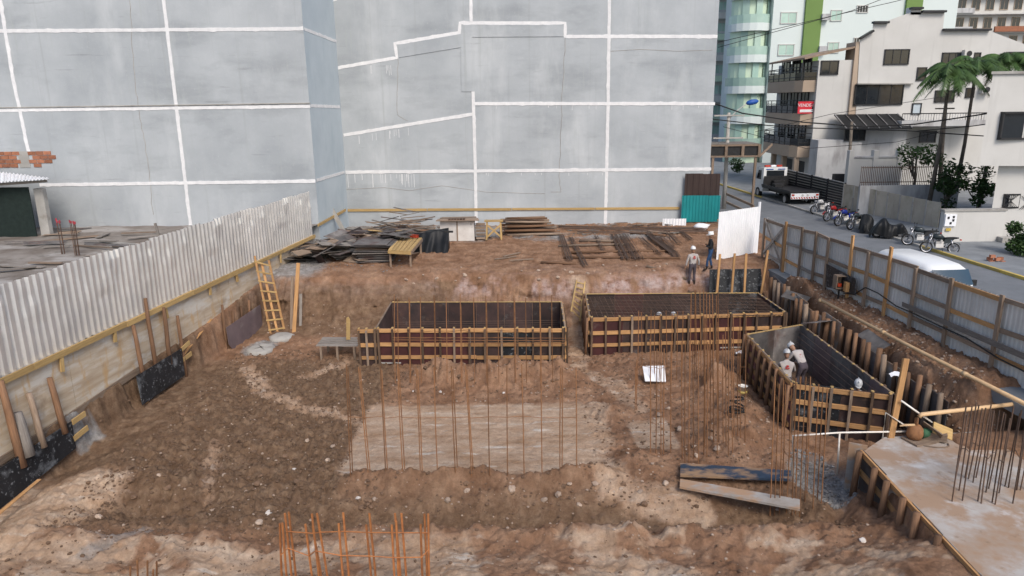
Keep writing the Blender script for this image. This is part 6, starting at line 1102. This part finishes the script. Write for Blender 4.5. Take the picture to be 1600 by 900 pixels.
cable([(1122, 74, 50), (1330, 17, 50), (1480, -40, 50)], .02, 'thin high cable before the towers'); cable([(1122, 66, 50), (1400, 2, 50), (1500, -25, 50)], .02, 'thin topmost cable before the towers'); cable([(1180, 206, 50), (1300, 178, 52), (1480, 150, 55)], .018, 'thin cable rising towards the white house'); cable([(1130, 198, 49), (1260, 232, 50), (1400, 222, 50), (1470, 205, 48.5)], .018, 'thin slack cable before the balcony house')
# ---- vegetation
def palm(x, ytop, Y, label, r=1.9):
    t_ = aty(x, ytop, Y); p = V((t_.x - .3, Y, STZ)); t = thing('palm_tree', label, 'palm', p); b = MB(); b.tube([p, p.lerp(t_, .5) + V((.1, 0, 0)), t_], [.16, .12, .09], 8); b.build('trunk', 'bark', t, smooth=True)
    b = MB(); b.tube([t_ - V((0, 0, .1)), t_ + V((0, 0, .7))], [.1, .06], 7); b.build('crownshaft', 'palm_leaf', t, smooth=True); c = t_ + V((0, 0, .6))
    for k in range(22):
        a = k * 2.4 + rnd(-.2, .2); el = rnd(.2, 1.2); d = V((math.cos(a), math.sin(a), 0)); L_ = r * rnd(.85, 1.15); pts = [c + d * L_ * u * math.cos(el * (1 - u * .3)) + V((0, 0, L_ * (u * math.sin(el) - 0.95 * u * u))) for u in [i / 9 for i in range(10)]]
        b = MB(); b.tube(pts, [.025 - .002 * i for i in range(10)], 4); s_ = V((-d.y, d.x, 0))
        for i in range(1, 10):
            for j in range(5):
                pt = pts[i - 1].lerp(pts[i], j / 5); ll = .72 * math.sin(math.pi * min(.95, .12 + .85 * (i + j / 5) / 10)) + .1; dr = (pts[i] - pts[i - 1]).normalized()
                for sg in (-1, 1): e = pt + s_ * sg * ll * .8 + dr * ll * .35 - V((0, 0, ll * rnd(.35, .7))); w_ = dr * .05; b.raw([pt - w_, pt + w_, e], [(0, 1, 2)])
        b.build('frond', 'palm_leaf', t)
palm(1483, 128, 47.5, 'palm tree with drooping crown beside the wooden utility pole', 2.5); palm(1524, 116, 51, 'middle palm tree with bright upright fronds before the white house', 2.7); palm(1568, 108, 52, 'palm tree partly behind the corner house roof', 2.7)
def leafy(name, label, p, h, r, n, trunk=True, seed=1, cat='tree', ls=.13):
    rr = random.Random(seed); t = thing(name, label, cat, p); c0 = p + V((0, 0, h - r * .8))
    if trunk:
        b = MB(); b.tube([p, p + V((.1, 0, h * .4)), c0], [.12, .09, .05], 7); tr = b.build('trunk', 'bark', t, smooth=True)
        for k in range(5): a = rr.uniform(0, 6.3); b = MB(); b.tube([p.lerp(c0, .55), p.lerp(c0, .8) + V((math.cos(a) * r * .4, math.sin(a) * r * .4, .1)), c0 + V((math.cos(a) * r * .75, math.sin(a) * r * .75, r * .3))], [.05, .035, .015], 5); b.build('limb', 'bark', tr)
    cl = [(c0 + V((rr.gauss(0, .45) * r, rr.gauss(0, .45) * r, rr.gauss(0, .4) * r)), r * rr.uniform(.28, .5)) for _ in range(11)]; b = MB()
    for _ in range(n):
        c, q = rr.choice(cl); d = V((rr.gauss(0, 1), rr.gauss(0, 1), rr.gauss(0, .8))).normalized() * q * rr.uniform(.5, 1.05); u = V((rr.gauss(0, 1), rr.gauss(0, 1), rr.gauss(0, .6))).normalized(); w = u.cross(V((rr.gauss(0, 1), rr.gauss(0, 1), 1))).normalized(); pt = c + d
        if pt.z < p.z + .03: continue
        s_ = ls * rr.uniform(.7, 1.3); b.raw([pt - u * s_, pt + w * s_ * .45, pt + u * s_, pt - w * s_ * .45], [(0, 1, 2, 3)])
    b.build('crown', 'leaf', t)
leafy('garden_tree', 'slender light green young tree behind the iron railing', aty(1425, 300, 51.5) * 1 + V((0, 0, -1)), 4.6, 1.3, 900, seed=3); leafy('garden_tree', 'bushy dark green tree below the palms', V((aty(1480, 290, 46.5).x, 46.5, STZ)), 3.4, 1.3, 1500, seed=5); leafy('garden_tree', 'dark leafy tree beside the corner house', V((aty(1520, 290, 46.5).x, 45.8, STZ)), 3.2, 1.2, 1300, seed=9)
leafy('hedge_bush', 'dense dark green rounded bush beside the house entrance', at(1597, 396, PZ), 1.75, 1.15, 3800, trunk=False, seed=4, cat='bush', ls=.09); leafy('potted_shrub', 'small green shrub growing at the far kerb', at(1148, 276, STZ), 2.0, .9, 600, trunk=False, seed=8, cat='bush')
# ================================================================== VEHICLES
def wheel(par, c, r, w, axis, rim='chrome', n=18, open_=False):
    R = V((0, 0, 1)).rotation_difference(V(axis)).to_matrix(); b = MB(); b.lathe([(r * .62, -w * .5), (r * .92, -w * .5), (r, -w * .3), (r, w * .3), (r * .92, w * .5), (r * .62, w * .5)] if not open_ else [(r * .78, -w * .4), (r * .92, -w * .5), (r, -w * .25), (r, w * .25), (r * .92, w * .5), (r * .78, w * .4)], c, n, R, ring=True); o = b.build('wheel', 'rubber', par, smooth=False, local=True)
    b = MB(); b.lathe([(r * .70, -w * .3), (r * .80, -w * .38), (r * .80, w * .38), (r * .70, w * .3)] if open_ else [(r * .1, -w * .35), (r * .63, -w * .42), (r * .63, w * .42), (r * .1, w * .35)], c, 16, R, ring=open_); b.build('rim', rim, o, local=True); return o
mat('car_white', (0.74, 0.75, 0.75), (0.70, 0.71, 0.71), scale=.8, rough=.3, bump=.02, rand=0, spec=.5)
mat('stripe_red', (0.45, 0.05, 0.03), (0.4, 0.05, 0.03), bump=0)
# tow truck: x forward, y left
rear, front = s0(1254, 322), s0(1186, 306); hd_ = math.atan2(kd.y, kd.x) + .02
tk = thing('tow_truck', 'white cab tow truck with black flatbed parked along the slatted fence', 'truck', rear + V((0, 0, 0)), hd_)
def lb(name, mt_, c, s_, par=tk, R=None, jit=0): b = MB(); b.box(c, s_, R, jit); return b.build(name, mt_, par, local=True)
cabp = [(5.0, .55), (6.75, .55), (6.8, 1.25), (6.45, 1.45), (5.95, 2.45), (5.0, 2.5)]; b = MB(); b.prism([V((x, 1.0, z)) for x, z in cabp], (0, -2.0, 0)); cbo = b.build('cab', 'car_white', tk, local=True)
lb('rear_window', 'dark_glass', (4.985, 0, 2.0), (.04, 1.5, .5), cbo)
for s_ in (-1, 1): b = MB(); b.prism([V((x, s_ * 1.01, z)) for x, z in ((5.4, 1.5), (6.3, 1.5), (5.95, 2.25), (5.4, 2.25))], (0, s_ * .01, 0)); b.build('side_window', 'dark_glass', cbo, local=True); lb('mirror', 'steel_black', (6.35, s_ * 1.2, 1.75), (.08, .2, .4), cbo)
for y, m_ in ((-.5, 'stripe_red'), (0, 'white_sheet'), (.5, 'stripe_red')): lb('beacon', m_, (5.5, y, 2.58), (.25, .42, .13))
lb('back_stripe', 'lamp_blue', (4.98, .5, 2.35), (.03, .6, .07), cbo); lb('back_stripe', 'lamp_blue', (4.98, -.5, 2.35), (.03, .6, .07), cbo)
lb('chassis', 'steel_black', (2.6, 0, .72), (5.2, .9, .22)); lb('deck', 'steel_black', (2.35, 0, 1.02), (5.0, 2.3, .12), R=Matrix.Rotation(.02, 3, 'Y')); lb('headboard', 'steel_black', (4.75, 0, 1.45), (.1, 2.1, .75))
for s_ in (-1, 1): lb('side_rail', 'steel_black', (2.35, s_ * 1.15, 1.12), (5.0, .08, .14))
lb('winch', 'steel_black', (4.35, 0, 1.3), (.5, .9, .4)); lb('toolbox', 'steel_black', (3.6, .4, 1.2), (.6, .7, .25))
rb_ = lb('rear_bar', 'white_sheet', (-.2, 0, .78), (.08, 2.2, .42))
for k in range(11): b = MB(); b.prism([V((-.245, -1.05 + k * .2, .60)), V((-.245, -.95 + k * .2, .60)), V((-.245, -.88 + k * .2, .72)), V((-.245, -.98 + k * .2, .72))], (-.006, 0, 0)); b.build('hazard_stripe', 'stripe_red', rb_, local=True)
for y in (-.95, .95): lb('tail_lamp', 'stripe_red', (-.25, y, .88), (.03, .2, .13), rb_)
for y in (-.2, .2): b = MB(); b.lathe([(.09, 0), (.09, .02)], (-.25, y, .85), 10, RX); b.build('reflector', 'galv_dull', rb_, local=True)
for x in (1.0, 5.9):
    for s_ in (-1, 1): wheel(tk, (x, s_ * .9, .42), .42, .26, (0, 1, 0))
# van: x forward
vn = thing('van', 'white rounded minibus van parked on the street behind the tin fence', 'van', V((16.0, 27.2, STZ)), math.atan2(-kd.y, -kd.x))
secs = [(-2.1, .55, 1.35, .70), (-2.05, .40, 1.72, .78), (-1.7, .34, 1.90, .82), (0, .32, 1.95, .84), (1.1, .32, 1.92, .83), (1.55, .34, 1.80, .80), (1.95, .36, 1.25, .78), (2.1, .42, 1.05, .72), (2.14, .5, .85, .66)]
def ringv(x, z0, z1, w, n=20):
    r = []
    for k in range(n): a = 2 * math.pi * k / n; ca, sa = math.cos(a), math.sin(a); e = .38; r.append(V((x, w * math.copysign(abs(ca) ** e, ca), (z0 + z1) / 2 + (z1 - z0) / 2 * math.copysign(abs(sa) ** e, sa))))
    return r
vv = []; ff = []
for sx in secs: vv += ringv(*sx)
for i in range(len(secs) - 1):
    for k in range(20): ff.append((i * 20 + k, i * 20 + (k + 1) % 20, (i + 1) * 20 + (k + 1) % 20, (i + 1) * 20 + k))
ff += [tuple(range(20))[::-1], tuple((len(secs) - 1) * 20 + k for k in range(20))]; b = MB(); b.raw(vv, ff); vb = b.build('body', 'car_white', vn, smooth=True, local=True)
mat('wind_glass', (0.025, 0.06, 0.09), (0.02, 0.045, 0.07), scale=1, rough=.06, bump=0, spec=.7, rand=0)
b = MB(); b.grid(lambda u, v: V((1.60 + .375 * v - .05 * abs(2 * u - 1) ** 3 + .02, (u - .5) * 1.42 * (1 - .0 * v), 1.74 - .5 * v + .03)), 10, 4); b.build('windscreen', 'wind_glass', vb, smooth=True, local=True)
for s_ in (-1, 1):
    for (x0, x1) in ((-1.85, -.95), (-.85, .05), (.15, 1.3)): b = MB(); b.prism([V((x0, s_ * .80, 1.18)), V((x1 + (.25 if x1 > 1 else 0), s_ * .80, 1.18)), V((x1, s_ * .79, 1.66)), V((x0, s_ * .79, 1.66))], (0, s_ * .045, 0)); b.build('side_window', 'dark_glass', vb, local=True)
    b = MB(); b.box((1.6, s_ * .98, 1.25), (.1, .16, .22)); b.build('mirror', 'steel_black', vb, local=True); b = MB(); b.lathe([(.1, 0), (.1, .04)], (2.08, s_ * .52, .9), 12, RX); b.build('headlight', 'chrome', vb, local=True)
    for x in (-1.25, 1.25): wheel(vn, (x, s_ * .72, .32), .32, .2, (0, 1, 0))
b = MB(); b.box((2.15, 0, .5), (.12, 1.5, .16)); b.build('bumper', 'steel_black', vb, local=True)
# motorbikes: x forward
def bike(label, p, heading, col, body2='steel_black', lean=.12):
    t = thing('motorbike', label, 'motorbike', p, heading, group='motorbikes parked along the kerb'); t.rotation_euler = (lean, 0, heading)
    for x, r in ((-.62, .29), (.66, .31)):
        w = wheel(t, (x, 0, r), r, .1, (0, 1, 0), n=20, open_=True)
        for k in range(5): a = k * math.pi / 5; b = MB(); d = V((math.cos(a), 0, math.sin(a))) * r * .7; b.tube([V((x, 0, r)) - d, V((x, 0, r)) + d], .008, 4); b.build('spoke', 'chrome', w, local=True)
    L = lambda name, mt_, pts, r, par=t, n=6: (lambda b: (b.tube([V(q) for q in pts], r, n), b.build(name, mt_, par, smooth=True, local=True))[1])(MB())
    for s_ in (-1, 1): L('fork', 'chrome', [(.66, s_ * .09, .31), (.42, s_ * .09, .92)], .025); L('shock', 'chrome', [(-.6, s_ * .12, .32), (-.45, s_ * .12, .72)], .03)
    hb = L('handlebar', 'steel_black', [(.22, .36, 1.02), (.36, .22, 1.03), (.42, 0, .97), (.36, -.22, 1.03), (.22, -.36, 1.02)], .016)
    for s_ in (-1, 1): L('mirror_stem', 'steel_black', [(.32, s_ * .27, 1.03), (.34, s_ * .32, 1.2)], .008, hb); b = MB(); b.box((.34, s_ * .33, 1.23), (.03, .12, .08)); b.build('mirror', 'steel_black', hb, local=True)
    L('frame', 'steel_black', [(.42, 0, .88), (.25, 0, .4), (-.2, 0, .35), (-.3, 0, .7), (.35, 0, .82)], .03)
    b = MB(); b.tube([(.38, 0, .82), (.28, 0, .88), (.05, 0, .88), (-.12, 0, .78)], [.07, .15, .16, .09], 10); b.v = [(x, y * .85, z) for x, y, z in b.v]; b.build('tank', col, t, smooth=True, local=True)
    b = MB(); b.tube([(-.08, 0, .78), (-.3, 0, .80), (-.6, 0, .84), (-.82, 0, .86)], [.09, .13, .12, .06], 8); b.v = [(x, y, .8 + (z - .8) * .55) for x, y, z in b.v]; b.build('seat', 'tarp', t, smooth=True, local=True)
    b = MB(); b.box((.06, 0, .47), (.36, .26, .3), jit=.02); en = b.build('engine', 'galv_dull', t, local=True)
    for k in range(4): b = MB(); b.box((.12, 0, .52 + .05 * k), (.26, .3, .015)); b.build('cooling_fin', 'steel_black', en, local=True)
    L('exhaust', 'chrome', [(.2, -.14, .4), (.1, -.17, .28), (-.4, -.18, .32), (-.8, -.2, .42)], .04)
    for (x, r, nm) in ((-.62, .35, 'rear_fender'), (.66, .37, 'front_fender')):
        b = MB(); zc = r - .05; vs_ = []
        for k in range(9): a = R_(30 + (k * 15)) if x < 0 else R_(25 + k * 13); vs_ += [V((x + r * math.cos(a), y, zc + r * math.sin(a))) for y in (-.075, .075)]
        b.raw(vs_, [(2 * i, 2 * i + 1, 2 * i + 3, 2 * i + 2) for i in range(8)]); b.build(nm, col, t, smooth=True, local=True)
    b = MB(); b.lathe([(.03, -.08), (.085, -.02), (.09, .04), (.08, .05)], (.52, 0, .9), 12, RX); b.build('headlight', 'chrome', t, smooth=True, local=True)
    for s_ in (-1, 1): b = MB(); b.prism([V((-.1, s_ * .11, .5)), V((-.45, s_ * .11, .62)), V((-.6, s_ * .1, .78)), V((-.15, s_ * .11, .76))], (0, s_ * .03, 0)); b.build('side_cover', body2, t, local=True)
    b = MB(); b.box((-.92, 0, .74), (.06, .14, .07)); b.build('tail_light', 'stripe_red', t, local=True); L('kickstand', 'steel_black', [(-.05, .1, .3), (-.1, .3, .0)], .014)
    return t
mat('bike_red', (0.30, 0.02, 0.02), (0.25, 0.015, 0.015), rough=.3, bump=0); mat('bike_blue', (0.015, 0.03, 0.22), (0.012, 0.025, 0.18), rough=.3, bump=0); mat('bike_white', (0.6, 0.6, 0.6), (0.5, 0.5, 0.5), rough=.3, bump=0); mat('bike_dark', (0.03, 0.04, 0.045), (0.02, 0.026, 0.03), rough=.3, bump=0)
for (x, y, l, c1, c2, a) in ((1284, 334, 'white and black trail motorbike first in the row nearest the tow truck', 'bike_white', 'bike_white', 196), (1304, 345, 'red motorbike second in the row from the tow truck', 'bike_red', 'bike_red', 200), (1321, 352, 'blue motorbike third in the row from the tow truck', 'bike_blue', 'bike_blue', 202), (1340, 358, 'black motorbike beside the covered ones', 'bike_dark', 'steel_black', 205), (1438, 384, 'dark motorbike with chrome engine standing past the covered ones', 'bike_dark', 'steel_black', 160), (1468, 396, 'dark green-black motorbike with long seat nearest the white meter wall', 'bike_dark', 'bike_dark', 165)):
    bike(l, s0(x, y), R_(a), c1, c2)
def covered(label, p, heading, L_, h, seed):
    t = thing('covered_motorbike', label, 'motorbike', p, heading); rr = random.Random(seed); ph = rr.uniform(0, 6)
    def fn_(u, v):
        a = v * math.pi; x = (u - .5) * 2 * L_; prof = h * (.62 + .38 * math.exp(-((x - .35 * L_) / (.28 * L_)) ** 2) + .10 * math.exp(-((x + .7 * L_) / .3) ** 2)) * (1 - abs(2 * u - 1) ** 7); w = .36 * (1 - .35 * abs(2 * u - 1) ** 3)
        sk = .03 * math.sin(u * 31 + ph + v * 4) + .025 * math.sin(u * 13 - v * 8); z = max(.0, .18 + (prof - .18) * max(0, math.sin(a)) ** .5 + sk * .6); return V((x, w * math.cos(a) * (1 + sk) + sk, z + .12 * abs(math.cos(a)) * math.sin(u * 9 + ph)))
    b = MB(); b.grid(fn_, 40, 18); b.build('cover', 'tarp', t, smooth=True, local=True)
    for x in (-.62, .66): wheel(t, (x, 0, .3), .3, .1, (0, 1, 0))
covered('small black covered motorbike next to the black uncovered one', s0(1352, 362), R_(240), .85, 1.15, 1); covered('large motorbike under a long black cover in the row', s0(1388, 372), R_(172), 1.05, 1.2, 2)
p = s0(1556, 412); pb3 = thing('brick_pile', 'small heap of orange bricks on the street by the kerb', 'bricks', p)
for k in range(7): b = MB(); b.box(p + V(((k % 3) * .26 - .25, rnd(-.1, .1) + .12 * (k % 2), .08 + .15 * (k // 3))), (.24, .14, .14), Matrix.Rotation(rnd(-.5, .5), 3, 'Z')); b.build('brick', 'brick', pb3)
# timber barrier and dark boxes by the street lamp
for (x0, y0, x1, y1) in ((1135, 303, 1178, 322), (1135, 316, 1178, 336)): b = MB(); b.beam(aty(x0, y0, 44.5), aty(x1, y1, 40.5), .06, .14); tag(b.build('barrier_board', 'wood_old'), 'brown barrier board behind the white hoarding', 'board', 'barrier boards behind the hoarding')
p = aty(1152, 330, 42.5); b = MB(); b.box((p.x, 42.5, .35), (.85, .6, 1.3), jit=.02); tag(b.build('electrical_cabinet', 'steel_black'), 'black cabinet standing behind the white hoarding', 'cabinet')
